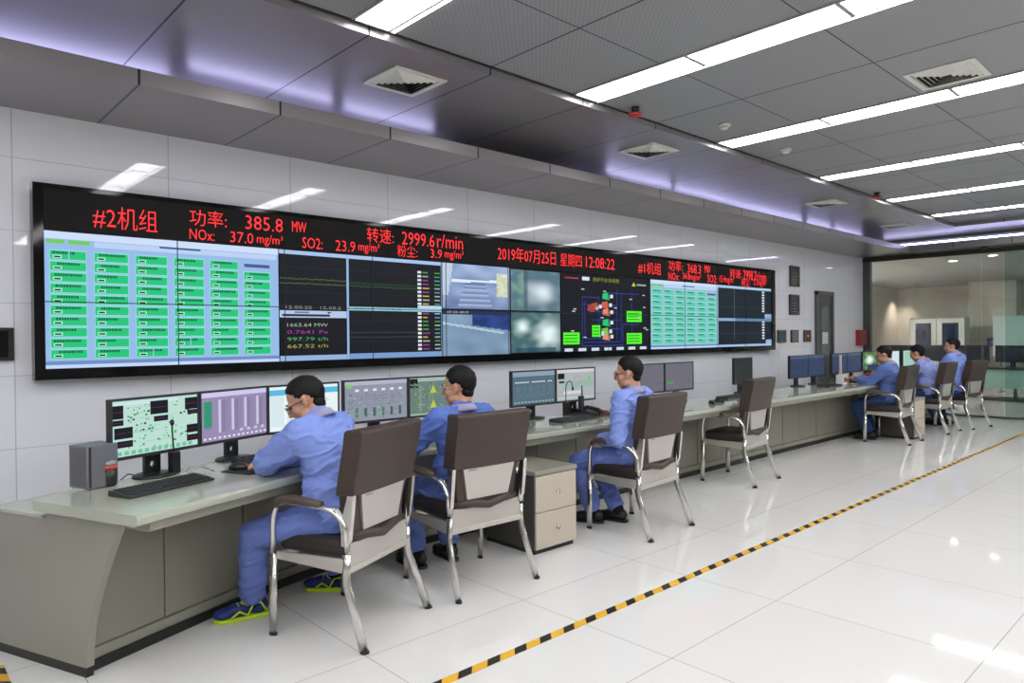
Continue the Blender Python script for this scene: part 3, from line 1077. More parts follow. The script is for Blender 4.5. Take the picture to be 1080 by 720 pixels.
NU = 13
UL = cum[-1]/NU
ords = ['at the near end, with a curved end panel', 'second from the near end', 'third from the near end', 'fourth from the near end, behind the nearest pedestal', 'fifth from the near end', 'sixth from the near end', 'seventh from the near end', 'eighth from the near end', 'ninth from the near end', 'tenth from the near end', 'eleventh from the near end', 'last but one at the far end', 'last at the far end']
for k in range(NU):
    s0, s1 = k*UL, (k+1)*UL
    sub = [along(s0)]+[p for p, c in zip(pl, cum) if s0+0.02 < c < s1-0.02]+[along(s1)]
    # use tangents of the whole line for clean offsets: pad with neighbours
    full = [along(max(0, s0-0.05)) if k else (pl[0][0]-0.05*0.93, pl[0][1]-0.05*0.37)]+sub+[along(s1+0.05) if k < NU-1 else (pl[-1][0]+0.05, pl[-1][1]-0.009)]

    def sw(profile, name, m, parent, a0=0.0, a1=1.0, smooth=False):
        ss = s0+(s1-s0)*a0, s0+(s1-s0)*a1
        pts = [along(ss[0])]+[p for p, c in zip(pl, cum) if ss[0]+0.02 < c < ss[1]-0.02]+[along(ss[1])]
        ext = [along(ss[0]-0.04) if ss[0] > 0.04 else (pts[0][0]-0.04*0.929, pts[0][1]-0.04*0.370)]+pts+[along(ss[1]+0.04) if ss[1] < cum[-1]-0.05 else (pts[-1][0]+0.04, pts[-1][1]-0.0072)]
        rows = [[(*q, z) for q in offs(ext, d)[1:-1]] for d, z in profile]
        n, kk = len(profile), len(pts)
        vs = [rows[j][i] for i in range(kk) for j in range(n)]
        fs = []
        for i in range(kk-1):
            for j in range(n):
                j2 = (j+1) % n
                fs.append((i*n+j, i*n+j2, (i+1)*n+j2, (i+1)*n+j))
        fs.append(tuple(range(n)))
        fs.append(tuple((kk-1)*n+j for j in reversed(range(n))))
        return MB().add(vs, fs).build(name, m, parent)
    t = thing('console_cabinet', 'grey two-door console cabinet under the worktop, ' + ords[k], 'cabinet', (0, 0, 0), group='console base cabinets')
    g = 0.003/UL
    g0 = 0.088/UL if k == 0 else g
    sw([(0.47, 0.055), (0.47, 0.655), (0.68, 0.655), (1.06, 0.655), (1.06, 0.055)], 'body', M_desk, t, g0, 1-g)
    sw([(0.455, 0.045), (0.45, 0.055), (0.45, 0.095), (0.47, 0.10), (0.47, 0.045)], 'bottom_rail', M_desk, t, g0, 1-g)
    sw([(0.685, 0.661), (0.685, 0.676), (1.09, 0.676), (1.09, 0.661)], 'rear_shelf', M_top, t, 0.04/UL if k == 0 else g, 1-g)
    sw([(0.445, 0.0), (0.445, 0.044), (1.05, 0.044), (1.05, 0.0)], 'plinth', M_plinth, t, g0, 1-g)
    lo = 0.090/UL if k == 0 else 0.006
    for j, (a, b) in enumerate(((lo, 0.497), (0.503, 0.994))):
        dd = sw([(0.452, 0.105), (0.452, 0.645), (0.469, 0.645), (0.469, 0.105)], 'door', M_door, t, a, b)
        q = along(s0+UL*(0.46 if j == 0 else 0.54))
        q2 = along(s0+UL*(0.46 if j == 0 else 0.54)+0.02)
        an = math.atan2(q2[1]-q[1], q2[0]-q[0])
        c = Vector((q[0]-math.sin(an)*0.451, q[1]+math.cos(an)*0.451, 0.60))
        Mx = Matrix.Translation(c) @ Matrix.Rotation(an, 4, 'Z') @ Matrix.Rotation(math.pi/2, 4, 'X')
        MB().lathe([(0.011, 0.0), (0.011, 0.006), (0.004, 0.009)], 12, Mx).build('lock', M_lock, dd)
    if k == 0:
        # curved end panel
        an = math.atan2(FRONT[1][1]-FRONT[0][1], FRONT[1][0]-FRONT[0][0])
        Mx = Matrix.Translation((*FRONT[0], 0)) @ Matrix.Rotation(an, 4, 'Z')
        prof = [(0.14, 0.704), (0.172, 0.692), (0.212, 0.625), (0.249, 0.553), (0.297, 0.455), (0.338, 0.36), (0.365, 0.285), (0.386, 0.212), (0.399, 0.12), (0.405, 0.045)]
        prof += [(1.075, 0.045), (1.075, 0.660), (0.672, 0.660), (0.672, 0.704)]
        MB().prism(prof, 0.05, 0.085, Mx).build('end_panel', mat('console end panel', srgb(150, 148, 136), 0.32, var=0.04), t)
        MB().prism([(0.412, 0.0), (0.412, 0.044), (1.06, 0.044), (1.06, 0.0)], 0.055, 0.087, Mx).build('plinth', M_plinth, t)

# ------------------------------------------------------------------ pedestals
def pedestal(x, y, rz, label):
    t = thing('drawer_pedestal', label, 'drawer unit', (x, y, 0), rz)
    w, dp, h = 0.40, 0.50, 0.555
    MB().span((-w/2, 0.004, 0.03), (w/2, dp, h-0.03)).build('body', mat('pedestal side', srgb(78, 76, 70), 0.4, var=0.05), t, bevel=0.003)
    MB().span((-w/2-0.006, -0.016, h-0.03), (w/2+0.006, dp+0.006, h)).build('top', M_desk, t, bevel=0.004)
    MB().span((-w/2+0.01, 0.012, 0.0), (w/2-0.01, dp-0.01, 0.03)).build('plinth', M_plinth, t)
    for z0, z1 in ((0.035, 0.275), (0.28, 0.52)):
        d = MB().span((-w/2+0.004, -0.014, z0), (w/2-0.004, 0.003, z1)).build('drawer', mat('drawer front', srgb(196, 184, 168), 0.35, var=0.05), t, bevel=0.003)
        MB().lathe([(0.006, 0), (0.006, 0.012), (0.013, 0.016), (0.013, 0.022), (0.004, 0.025)], 14, Matrix.Translation((0, -0.014, (z0+z1)/2)) @ Matrix.Rotation(math.pi/2, 4, 'X')).build('knob', M_lock, d, smooth=True)
    return t


pedestal(3.43, 3.285, 0.0, 'grey two-drawer pedestal pulled out beside the second seated worker')
pedestal(10.59, 3.24, 0.0, 'grey two-drawer pedestal beside the chair of the worker holding a pen')

# ------------------------------------------------------------------ monitors
def mon_face(kind, d, W, H):
    R = random.Random(kind+str(W))
    if kind == 'mimic':
        d.rect(0, 0, W, H, srgb(186, 222, 210), 0)
        d.rect(0.01, H-0.022, W*0.75, H-0.008, srgb(208, 228, 232), 1)
        for u0, v0, u1, v1 in ((0.0, .68, .12, .92), (0, .56, .12, .66), (.02, .32, .22, .52), (.02, .16, .22, .28), (.42, .70, .63, .95), (.46, .56, .63, .66), (.84, .72, 1, .95), (.87, .62, 1, .71), (.86, .26, 1, .42), (.86, .10, 1, .22)):
            d.rect(u0*W, v0*H, u1*W, v1*H, srgb(16, 18, 28), 2)
            d.line([(u0*W, (v0+v1)/2*H), (u1*W, (v0+v1)/2*H)], 0.002, srgb(120, 40, 44), 3)
        for k in range(90):
            u, v = R.uniform(.16, .95)*W, R.uniform(.04, .9)*H
            c = R.choice([srgb(70, 150, 90), srgb(40, 70, 60), srgb(110, 205, 110), srgb(90, 130, 120)])
            s = R.uniform(.004, .010)
            d.rect(u, v, u+s*1.4, v+s, c, 1)
        d.rect(.70*W, .29*H, .73*W, .35*H, srgb(60, 220, 50), 3)
        for k in range(12):
            u = (0.05+0.075*k)*W
            d.rect(u, 0.02*H, u+.05*W, .09*H, srgb(120, 190, 160), 3)
        for k in range(7):
            v = R.uniform(.1, .9)*H
            d.line([(.2*W, v), (R.uniform(.5, .8)*W, v)], 0.0012, srgb(110, 160, 150), 1)
    elif kind == 'purple':
        d.rect(0, 0, W, H, srgb(150, 138, 176), 0)
        d.rect(0, H*.9, W, H, srgb(206, 200, 236), 1)
        d.rect(.03*W, .30*H, .15*W, .82*H, srgb(60, 160, 120), 1)
        for k in range(20):
            v = (.26+.028*k)*H
            d.rect(.05*W, v, .14*W, v+.008*H, srgb(30, 100, 80), 2)
        for c in range(4):
            u = (.24+.19*c)*W
            d.rect(u, .16*H+c*.02*H, u+.035*W, .84*H, srgb(206, 200, 226), 1)
            for k in range(22):
                v = (.18+.03*k)*H
                d.rect(u+.05*W, v, u+.10*W, v+.010*H, srgb(96, 90, 122), 1)
                d.rect(u+.11*W, v, u+.15*W, v+.010*H, srgb(110, 140, 140), 1)
        for k in range(14):
            u = (.03+.069*k)*W
            d.rect(u, .04*H, u+.035*W, .08*H, srgb(228, 226, 244), 2)
        for k in range(4):
            d.rect((.55+.11*k)*W, .13*H, (.60+.11*k)*W, .19*H, srgb(200, 192, 220), 2)
    elif kind == 'document':
        d.rect(0, 0, W, H, srgb(232, 244, 244), 0)
        d.rect(0, .80*H, W, .93*H, srgb(92, 184, 226), 1)
        d.rect(0, .93*H, W, H, srgb(226, 242, 248), 1)
        d.rect(.02*W, .1*H, .2*W, .78*H, srgb(214, 232, 236), 1)
        for k in range(16):
            d.rect(.25*W, (.1+.04*k)*H, (.5+.4*R.random())*W, (.113+.04*k)*H, srgb(170, 190, 196), 2)
    elif kind == 'greymimic':
        d.rect(0, 0, W, H, srgb(142, 148, 162), 0)
        d.rect(0, .9*H, W, H, srgb(178, 178, 200), 1)
        d.rect(.03*W, .84*H, .11*W, .94*H, srgb(130, 200, 110), 2)
        for k in range(6):
            u = (.16+.14*k)*W
            d.rect(u, .74*H, u+.06*W, .80*H, srgb(226, 226, 232), 2)
            d.rect(u, .10*H, u+.045*W, .32*H, R.choice([srgb(60, 100, 90), srgb(50, 60, 120), srgb(70, 130, 90)]), 2)
            d.line([(u+.03*W, .74*H), (u+.03*W, .45*H)], 0.002, srgb(80, 130, 140), 1)
        for k in range(70):
            u, v = R.uniform(.04, .92)*W, R.uniform(.06, .70)*H
            d.rect(u, v, u+.03*W, v+.018*H, R.choice([srgb(90, 120, 140), srgb(90, 150, 130), srgb(120, 90, 120), srgb(180, 186, 196), srgb(86, 100, 110)]), 2)
        for v in (.40, .54, .62):
            d.line([(.06*W, v*H), (.94*W, v*H)], 0.002, srgb(96, 112, 150), 1)
    elif kind == 'greenmimic':
        d.rect(0, 0, W, H, srgb(104, 126, 118), 0)
        d.rect(0, .9*H, W, H, srgb(160, 184, 176), 1)
        d.rect(0, .84*H, .14*W, .98*H, srgb(16, 18, 24), 2)
        d.rect(0.0, .74*H, .14*W, .80*H, srgb(20, 24, 26), 2)
        for k in range(90):
            u, v = R.uniform(.04, .94)*W, R.uniform(.05, .86)*H
            d.rect(u, v, u+.022*W, v+.03*H, R.choice([srgb(80, 150, 110), srgb(150, 170, 90), srgb(70, 90, 90), srgb(150, 190, 170)]), 2)
        for (u, v) in ((.42, .68), (.42, .28)):
            d.poly([((u-.06)*W, (v-.1)*H), ((u+.06)*W, (v-.1)*H), (u*W, (v+.12)*H)], srgb(190, 196, 70), 3)
        for k in range(8):
            u = R.uniform(.1, .9)*W
            d.line([(u, .1*H), (u, .8*H)], 0.002, srgb(150, 190, 160), 1)
        d.rect(0, 0, W, .05*H, srgb(150, 180, 160), 2)
    elif kind == 'tealtrend':
        d.rect(0, 0, W, H, srgb(84, 108, 122), 0)
        d.rect(0, .86*H, W, H, srgb(140, 160, 178), 1)
        for k in range(16):
            if R.random() < .75:
                u = (.06+.055*k)*W
                d.rect(u, .66*H, u+.04*W, .70*H, srgb(206, 220, 226), 2)
        for k in range(6):
            u = (.08+.15*k)*W
            d.line([(u, .2*H), (u+.05*W, .55*H), (u+.1*W, .2*H)], 0.003, srgb(110, 136, 140), 1)
        for k in range(30):
            u, v = R.uniform(.05, .9)*W, R.uniform(.1, .55)*H
            d.rect(u, v, u+.03*W, v+.02*H, R.choice([srgb(80, 140, 130), srgb(110, 130, 150)]), 2)
        for k in range(12):
            d.rect((.04+.08*k)*W, .05*H, (.09+.08*k)*W, .09*H, srgb(150, 180, 186), 2)
    elif kind == 'chart':
        d.rect(0, 0, W, H, srgb(172, 178, 180), 0)
        d.rect(0, .9*H, W, H, srgb(206, 208, 212), 1)
        d.rect(.03*W, .70*H, .20*W, .88*H, srgb(14, 16, 20), 2)
        d.rect(.06*W, .57*H, .20*W, .63*H, srgb(14, 16, 20), 2)
        d.rect(.2*W, .40*H, .96*W, .62*H, srgb(150, 178, 168), 1)
        d.line([(.4*W, .6*H), (.48*W, .72*H), (.55*W, .8*H), (.62*W, .62*H)], 0.003, srgb(190, 60, 110), 2)
        for k in range(9):
            d.rect((.18+.05*k)*W, .2*H, (.21+.05*k)*W, .3*H, srgb(224, 228, 228), 2)
        d.rect(.82*W, .6*H, .9*W, .75*H, srgb(120, 190, 130), 2)
        d.rect(.03*W, .06*H, .96*W, .1*H, srgb(196, 198, 204), 2)
    elif kind == 'greyblank':
        d.rect(0, 0, W, H, srgb(108, 106, 118), 0)
        d.rect(.08*W, .24*H, .28*W, .32*H, srgb(70, 160, 70), 1)
        d.rect(.78*W, .26*H, .9*W, .36*H, srgb(88, 104, 112), 1)
    elif kind == 'off':
        d.rect(0, 0, W, H, srgb(38, 40, 42), 0)
    elif kind == 'bluetable':
        d.rect(0, 0, W, H, srgb(48, 62, 90), 0)
        d.rect(0, .88*H, W, H, srgb(72, 88, 120), 1)
        for k in range(60):
            u, v = R.uniform(.04, .9)*W, R.uniform(.06, .84)*H
            d.rect(u, v, u+.05*W, v+.014*H, R.choice([srgb(66, 84, 116), srgb(76, 98, 126), srgb(40, 52, 80)]), 1)
    elif kind == 'cctv':
        for i in range(20):
            for j in range(14):
                a, b = (i+.5)/20, (j+.5)/14
                g = 1.3*math.exp(-((a-.45)**2+(b-.55)**2)/.05)+.3*noise.noise((a*5, b*5, 2))
                c = mixc(srgb(70, 110, 60), srgb(220, 244, 226), g)
                if b < .32 and a > .3:
                    c = srgb(40, 52, 96)
                d.rect(a*W-W/40, b*H-H/28, a*W+W/40, b*H+H/28, c, 1)
    elif kind == 'bright':
        d.rect(0, 0, W, H, srgb(206, 226, 230), 0)
        for k in range(9):
            d.rect(.1*W, (.08+.1*k)*H, (.4+.5*R.random())*W, (.13+.1*k)*H, srgb(150, 190, 200), 1)
    elif kind == 'greenlist':
        d.rect(0, 0, W, H, srgb(176, 214, 200), 0)
        for k in range(9):
            d.rect(.1*W, (.08+.1*k)*H, .9*W, (.12+.1*k)*H, srgb(110, 170, 150), 1)


def monitor(x, y, rz, kind, label, w=0.512, h=0.300, zb=0.862, zd=0.75, group='desktop monitors on the console', holed=True):
    """origin on the desk under the screen; the screen faces local -y"""
    t = thing('computer_monitor', label, 'monitor', (x, y, zd), rz, group)
    b = 0.011
    z0 = zb-zd
    MB().span((-w/2, 0.001, z0), (w/2, 0.03, z0+h)).build('housing', M_black, t, bevel=0.003)
    fb = MB()
    fb.span((-w/2, -0.006, z0), (w/2, 0.0, z0+b*1.5)).span((-w/2, -0.006, z0+h-b), (w/2, 0.0, z0+h)).span((-w/2, -0.006, z0+b*1.5), (-w/2+b, 0.0, z0+h-b)).span((w/2-b, -0.006, z0+b*1.5), (w/2, 0.0, z0+h-b))
    fb.build('bezel', M_dark, t)
    W, H = w-2*b, h-2.5*b
    d = Decal(lambda u, v, e: Vector((-w/2+b+u, -0.0012-e, z0+b*1.5+v)))
    mon_face(kind, d, W, H)
    d.build('screen', M_screen, t)
    # neck plate with a round cable hole
    nb = MB()
    hw, n = 0.045, 24
    ring, outer = [], []
    zc, r = z0*0.55, min(0.016, z0*0.2)
    zt = z0+0.1
    for k in range(n):
        a = 2*math.pi*k/n
        ring.append((r*math.cos(a), zc+r*math.sin(a)))
        ca, sa = math.cos(a), math.sin(a)
        s = 1e9
        if abs(ca) > 1e-6:
            s = min(s, hw/abs(ca))
        if sa > 1e-6:
            s = min(s, (zt-zc)/sa)
        if sa < -1e-6:
            s = min(s, (zc-0.012)/-sa)
        outer.append((ca*s, zc+sa*s))
    vs, fs = [], []
    for yy in (0.035, 0.055):
        vs += [(p[0], yy, p[1]) for p in outer]+[(p[0], yy, p[1]) for p in ring]
    for k in range(n):
        k2 = (k+1) % n
        fs += [(k, k2, n+k2, n+k), (2*n+k2, 2*n+k, 3*n+k, 3*n+k2), (k2, k, 2*n+k, 2*n+k2), (n+k, n+k2, 3*n+k2, 3*n+k)]
    nb.add(vs, fs)
    nb.build('stand_neck', M_black, t)
    MB().lathe([(0.115, 0.0), (0.115, 0.008), (0.105, 0.014), (0.03, 0.017)], 28, Matrix.Translation((0, 0.02, 0)), 1.0, 0.8).build('stand_base', M_black, t, smooth=True)
    return t


WA = math.atan2(0.37, 0.93)
u_ = Vector((math.cos(WA), math.sin(WA)))
m1 = Vector((0.86, 3.775))+u_*0.257
m2 = m1+u_*0.516
monitor(m1.x, m1.y, WA, 'mimic', 'monitor showing a pale green plant diagram at the near end of the console')
monitor(m2.x, m2.y, WA, 'purple', 'monitor showing a purple data table, second from the near end')
monitor(2.045, 4.145, 0.06, 'document', 'monitor showing a white page with a blue header behind the first worker', w=0.50)
monitor(2.615, 4.215, -0.03, 'greymimic', 'monitor showing a grey plant diagram left of the second worker')
monitor(3.135, 4.205, -0.03, 'greenmimic', 'monitor showing a green plant diagram in front of the second worker')
monitor(4.145, 4.205, -0.02, 'tealtrend', 'monitor with a dark teal trend screen between the second and third workers')
monitor(4.665, 4.20, -0.02, 'chart', 'monitor with a pale chart screen behind the gooseneck microphones')
monitor(5.765, 4.21, -0.02, 'greyblank', 'grey monitor partly hidden behind the head of the third worker')
monitor(6.285, 4.20, -0.02, 'greyblank', 'grey monitor with a small green mark right of the third worker')
monitor(7.61, 4.20, -0.02, 'off', 'switched-off squarish black monitor above the empty chair', w=0.40, h=0.31)
monitor(9.06, 4.20, -0.02, 'bluetable', 'first of four dark blue monitors along the far desk, nearest the camera')
monitor(9.575, 4.20, -0.02, 'bluetable', 'second of four dark blue monitors along the far desk, beside the beige post')
monitor(10.345, 4.20, -0.02, 'bluetable', 'third of four dark blue monitors along the far desk')
monitor(10.865, 4.20, -0.02, 'bluetable', 'fourth of four dark blue monitors along the far desk, before the pictured screen')
monitor(11.55, 4.22, -0.08, 'cctv', 'monitor with a bright green and white camera picture behind the pen holding worker')
monitor(12.15, 4.12, -0.16, 'bright', 'monitor with a bright white list between the two farthest pairs of workers')
monitor(12.75, 4.02, -0.16, 'greenlist', 'monitor with a pale green list left of the last worker')


def keyboard(x, y, rz, label, w=0.45):
    t = thing('keyboard', label, 'keyboard', (x, y, 0.751), rz, 'keyboards on the console')
    dp = 0.15
    MB().prism([(-dp/2, 0.0), (dp/2, 0.0), (dp/2, 0.024), (dp/2-0.01, 0.026), (-dp/2, 0.012)], -w/2, w/2).build('case', M_dark, t, bevel=0.003)
    k = MB()
    cols = 21
    for r in range(6):
        for c in range(cols):
            if r == 0 and 4 <= c <= 8:
                if c > 4:
                    continue
                wk = 5
            else:
                wk = 1
            px = -w/2+0.012+c*(w-0.024)/cols
            py = -dp/2+0.012+r*(dp-0.026)/6
            zz = 0.012+(py+dp/2)/dp*0.013
            k.box((px+wk*(w-0.024)/cols/2, py+0.0095, zz+0.003), (wk*(w-0.024)/cols-0.003, 0.0165, 0.008), top=(0.85, 0.8))
    k.build('keys', M_key, t)
    return t


def mouse(x, y, rz, label, z=0.751, m=None):
    t = thing('computer_mouse', label, 'mouse', (x, y, z), rz, 'mice on the console')
    b = MB()
    b.lathe([(0.026, 0.0), (0.031, 0.006), (0.030, 0.018), (0.022, 0.030), (0.010, 0.036), (0.002, 0.037)], 20, None, 1.0, 1.75)
    b.build('shell', m or M_black, t, smooth=True)
    MB().tube([(0, 0.024, 0.036), (0, 0.040, 0.031)], 0.004, 8).build('scroll_wheel', M_dark, t)
    return t


def pad(x, y, rz, label, w=0.26, d=0.22):
    t = thing('mouse_pad', label, 'mouse pad', (x, y, 0.751), rz, 'mouse pads')
    MB().span((-w/2, -d/2, 0), (w/2, d/2, 0.004)).build('mat', mat('mouse pad cloth', srgb(42, 44, 52), 0.8, bump=0.1, bscale=400), t, bevel=0.002)
    return t


keyboard(1.03, 3.535, WA-0.02, 'black keyboard at the near end in front of the plant diagram monitor')
keyboard(1.775, 3.975, 0.30, 'black keyboard behind the mouse pad of the first worker')
pad(1.55, 3.70, WA, 'dark mouse pad beside the elbow of the first worker', 0.32, 0.2)
mouse(1.455, 3.725, WA+0.3, 'black mouse on the dark pad of the first worker', 0.755)
keyboard(4.30, 3.90, 0.05, 'black keyboard in front of the teal trend monitor')
keyboard(6.98, 3.98, 0.0, 'black keyboard right of the third worker')
mouse(6.50, 3.86, 0.3, 'black mouse right of the third worker')
mouse(6.26, 3.80, -0.6, 'black handset-like mouse beside the chair of the third worker')
keyboard(9.35, 3.92, 0.0, 'black keyboard under the first blue monitors of the far desk')
keyboard(10.35, 3.90, 0.0, 'black keyboard left of the hands of the pen holding worker')
keyboard(2.85, 3.86, 0.0, 'black keyboard in front of the second worker')


# grey case, cup, microphones and handsets
cL = at_z(78, 517, 0.75)
t = thing('desktop_case', 'small grey metal case behind the cup at the near end of the console', 'desktop case', (0.80, 3.815, 0.7505), WA)
MB().span((-0.075, -0.07, 0.004), (0.075, 0.07, 0.205)).build('shell', mat('grey case metal', srgb(134, 134, 140), 0.35, metal=0.4, var=0.05), t, bevel=0.004)
g = MB()
for k in range(24):
    z = 0.018+k*0.0075
    g.span((-0.0775, -0.055, z), (-0.0752, 0.055, z+0.004))
g.build('grille', mat('case grille', srgb(110, 110, 114), 0.4, metal=0.5), t)
MB().span((-0.069, -0.073, 0.01), (-0.06, -0.0705, 0.2)).build('edge_strip', M_dark, t)
f = MB()
for a in (-0.06, 0.06):
    for b in (-0.055, 0.055):
        f.lathe([(0.008, 0), (0.008, 0.004)], 8, Matrix.Translation((a, b, 0)))
f.build('feet', M_black, t)
p = at_z(115, 512, 0.75)
t = thing('travel_cup', 'black cup with clear lid and orange band beside the first monitor', 'cup', (p.x, p.y, 0.7505))
MB().lathe([(0.030, 0), (0.034, 0.004), (0.037, 0.088)], 24).build('body', M_black, t, smooth=True)
MB().lathe([(0.0375, 0.082), (0.0378, 0.098)], 24).build('band', mat('orange band', srgb(206, 70, 44), 0.4), t, smooth=True)
MB().lathe([(0.037, 0.098), (0.036, 0.110), (0.030, 0.120), (0.010, 0.122)], 24).build('lid', mat('clear grey lid', srgb(150, 146, 146), 0.15), t, smooth=True)


def microphone(x, y, rz, h, lean, label, m=M_black, hook=False):
    t = thing('gooseneck_microphone', label, 'microphone', (x, y, 0.7505), rz, 'gooseneck microphones')
    MB().span((-0.024, -0.022, 0), (0.024, 0.022, 0.115)).build('base', m, t, bevel=0.006)
    if hook:
        path = [(0, 0, 0.1)]
        for k in range(13):
            a = math.pi*k/12
            path.append((0.045-0.045*math.cos(a), 0, h-0.07+0.07*math.sin(a)))
    else:
        path = [(0, 0, 0.1), (lean*0.2, 0, 0.1+(h-0.1)*0.4), (lean*0.55, -0.01, 0.1+(h-0.1)*0.75), (lean, -0.03, h)]
    MB().tube(path, 0.0042, 8).build('stem', m, t, smooth=True)
    e = Vector(path[-1])
    MB().ell(e, (0.011, 0.011, 0.018), None, 12, 8).build('head', m, t, smooth=True)
    return t


pm = at_z(184, 499, 0.75)
microphone(pm.x, pm.y, 0.3, 0.27, -0.03, 'thin black gooseneck microphone in front of the pale green diagram monitor')
p = at_z(597, 438, 0.75)
microphone(p.x, p.y, 0, 0.30, 0, 'hooked black gooseneck microphone in front of the chart monitor', hook=True)


def handset(x, y, rz, label, m=M_black, h=0.16):
    t = thing('radio_handset', label, 'radio', (x, y, 0.7505), rz, 'radio handsets in chargers')
    MB().span((-0.035, -0.04, 0), (0.035, 0.04, 0.045)).build('charger', m, t, bevel=0.006)
    MB().span((-0.027, -0.017, 0.03), (0.027, 0.017, h)).build('body', M_dark, t, bevel=0.006)
    MB().tube([(0.015, 0, h-0.005), (0.015, 0, h+0.09)], [0.007, 0.005], 8).build('antenna', m, t)
    return t


p = at_z(613, 436, 0.75)
handset(p.x, p.y, 0.1, 'black radio handset in its charger right of the hooked microphone')
p = at_z(632, 438, 0.75)
t = thing('desk_telephone', 'dark desk telephone with a red keypad left of the third worker', 'telephone', (p.x, p.y+0.02, 0.7505), 0.1)
MB().prism([(-0.1, 0), (0.1, 0), (0.1, 0.05), (-0.1, 0.02)], -0.1, 0.1).build('base', M_dark, t, bevel=0.006)
MB().tube([(-0.07, -0.09, 0.035), (-0.07, -0.06, 0.06), (-0.07, 0.06, 0.075), (-0.07, 0.09, 0.06)], [0.022, 0.016, 0.016, 0.022], 12).build('handset', M_black, t, smooth=True)
k = MB()
for i in range(4):
    for j in range(3):
        k.box((0.0+j*0.026, -0.06+i*0.03, 0.033+i*0.0045), (0.018, 0.018, 0.012))
k.build('keypad', M_red, t)
# far desk clutter
p = at_z(858, 405, 0.75)
t = thing('desk_box', 'small white and red carton on the far desk below the second blue monitor', 'carton', (p.x+0.25, 3.98, 0.7505), 0.1)
MB().span((-0.07, -0.05, 0), (0.07, 0.05, 0.13)).build('carton', M_white, t, bevel=0.003)
MB().span((-0.05, -0.0525, 0.03), (0.05, -0.0505, 0.09)).build('red_label', M_red, t)
p = at_z(871, 404, 0.75)
t = thing('beige_post', 'thin beige upright wand on a round foot between the far blue monitors', 'wand', (9.93, 4.02, 0.7505))
MB().lathe([(0.05, 0), (0.05, 0.01), (0.02, 0.016)], 20).build('foot', M_black, t, smooth=True)
MB().tube([(0, 0, 0.012), (0, 0, 0.40)], [0.022, 0.018], 12).build('rod', mat('beige plastic', srgb(196, 180, 168), 0.45), t, smooth=True)
t = thing('red_folder', 'red document box lying behind the hands of the pen holding worker', 'document box', (11.15, 3.98, 0.7505), -0.05)
MB().span((-0.19, -0.12, 0), (0.19, 0.12, 0.09)).build('box', M_red, t, bevel=0.004)
MB().span((-0.19, -0.125, 0.03), (0.19, -0.1205, 0.06)).build('label_strip', mat('dark red strip', srgb(110, 20, 24), 0.4), t)

# ------------------------------------------------------------------ furniture behind the glass
M_teal = mat('pale teal desk front', srgb(166, 196, 188), 0.35, var=0.03)
t = thing('teal_desk', 'long pale teal desk on a dark steel base behind the glass partition', 'desk', (17.4, 3.6, 0))
MB().span((-0.02, -3.0, 0.27), (0.0, 2.6, 0.66)).build('front_panel', M_teal, t)
MB().span((-0.06, -3.05, 0.66), (0.75, 2.65, 0.70)).build('top', mat('dark desk top', srgb(70, 68, 62), 0.35), t, bevel=0.005)
for yy in (-2.9, -1.5, -0.1, 1.3, 2.5):
    MB().span((0.02, yy, 0.05), (0.07, yy+0.06, 0.66)).build('leg', M_steel_grey, t)
MB().span((0.0, -3.0, 0.0), (0.6, 2.6, 0.05)).build('base_rail', M_steel_grey, t)


def far_mon(px, lab):
    x = 17.75
    pp = at_x(px, 375, x)
    monitor(x, pp.y, -math.pi/2, 'off', lab, w=0.62, h=0.36, zb=0.80, zd=0.70, group='dark monitors behind the glass')


far_mon(948, 'dark monitor behind the glass left of the sixth worker')
far_mon(992, 'dark monitor behind the glass left of the last worker')
far_mon(1026, 'dark monitor behind the glass right of the last worker')
far_mon(1068, 'dark monitor behind the glass at the right edge on the teal desk')

cz = at_x(988, 350, 23.0)
t = thing('glass_cabinet', 'grey two-door cabinet with dark glass behind the partition', 'cabinet', (23.0, cz.y, 0), -math.pi/2)
MB().span((-0.72, 0, 0.0), (0.72, 0.45, 1.88)).build('body', mat('cabinet grey', srgb(150, 146, 136), 0.4, var=0.04), t, bevel=0.01)
for s in (-1, 1):
    dd = MB().span((min(s*0.01, s*0.70), -0.02, 0.05), (max(s*0.01, s*0.70), -0.001, 1.84)).build('door', mat('cabinet door', srgb(186, 184, 176), 0.35), t, bevel=0.004)
    MB().span((min(s*0.14, s*0.56), -0.024, 0.7), (max(s*0.14, s*0.56), -0.0205, 1.72)).build('glass_pane', mat('cabinet glass', srgb(26, 36, 62), 0.08), dd)
    MB().tube([(s*0.05, -0.021, 0.9), (s*0.05, -0.05, 0.92), (s*0.05, -0.05, 1.08), (s*0.05, -0.021, 1.1)], 0.008, 8).build('handle', M_chrome, dd)
w2 = at_x(1043, 350, 24.5)
struct(MB().span((24.4, w2.y-0.7, 0), (24.9, w2.y+0.5, 2.95)).build('trim_8', mat('pale column', srgb(196, 192, 180), 0.45, var=0.02)))
s1 = at_x(1051, 360.5, 24.38)
t = thing('wall_sign', 'small blue sign on the pale column behind the glass', 'sign', (24.399, s1.y, s1.z-0.12))
MB().span((-0.02, -0.24, 0), (0, 0.24, 0.24)).build('plate', mat('blue sign', srgb(88, 108, 150), 0.4), t)
MB().span((-0.023, -0.16, 0.09), (-0.0205, 0.16, 0.15)).build('pale_band', mat('pale sign band', srgb(150, 166, 196), 0.4), t)
s2 = at_x(1074, 350, 20.0)
t = thing('whiteboard', 'pale mobile whiteboard behind the glass at the right edge', 'whiteboard', (20.0, s2.y-0.25, 0), 0)
MB().span((0, -0.75, 0.85), (0.03, 0.75, 1.83)).build('board', mat('pale board', srgb(190, 206, 202), 0.3), t, bevel=0.004)
MB().span((-0.004, -0.76, 0.83), (0.034, 0.76, 0.85)).build('pen_tray', M_grey, t)
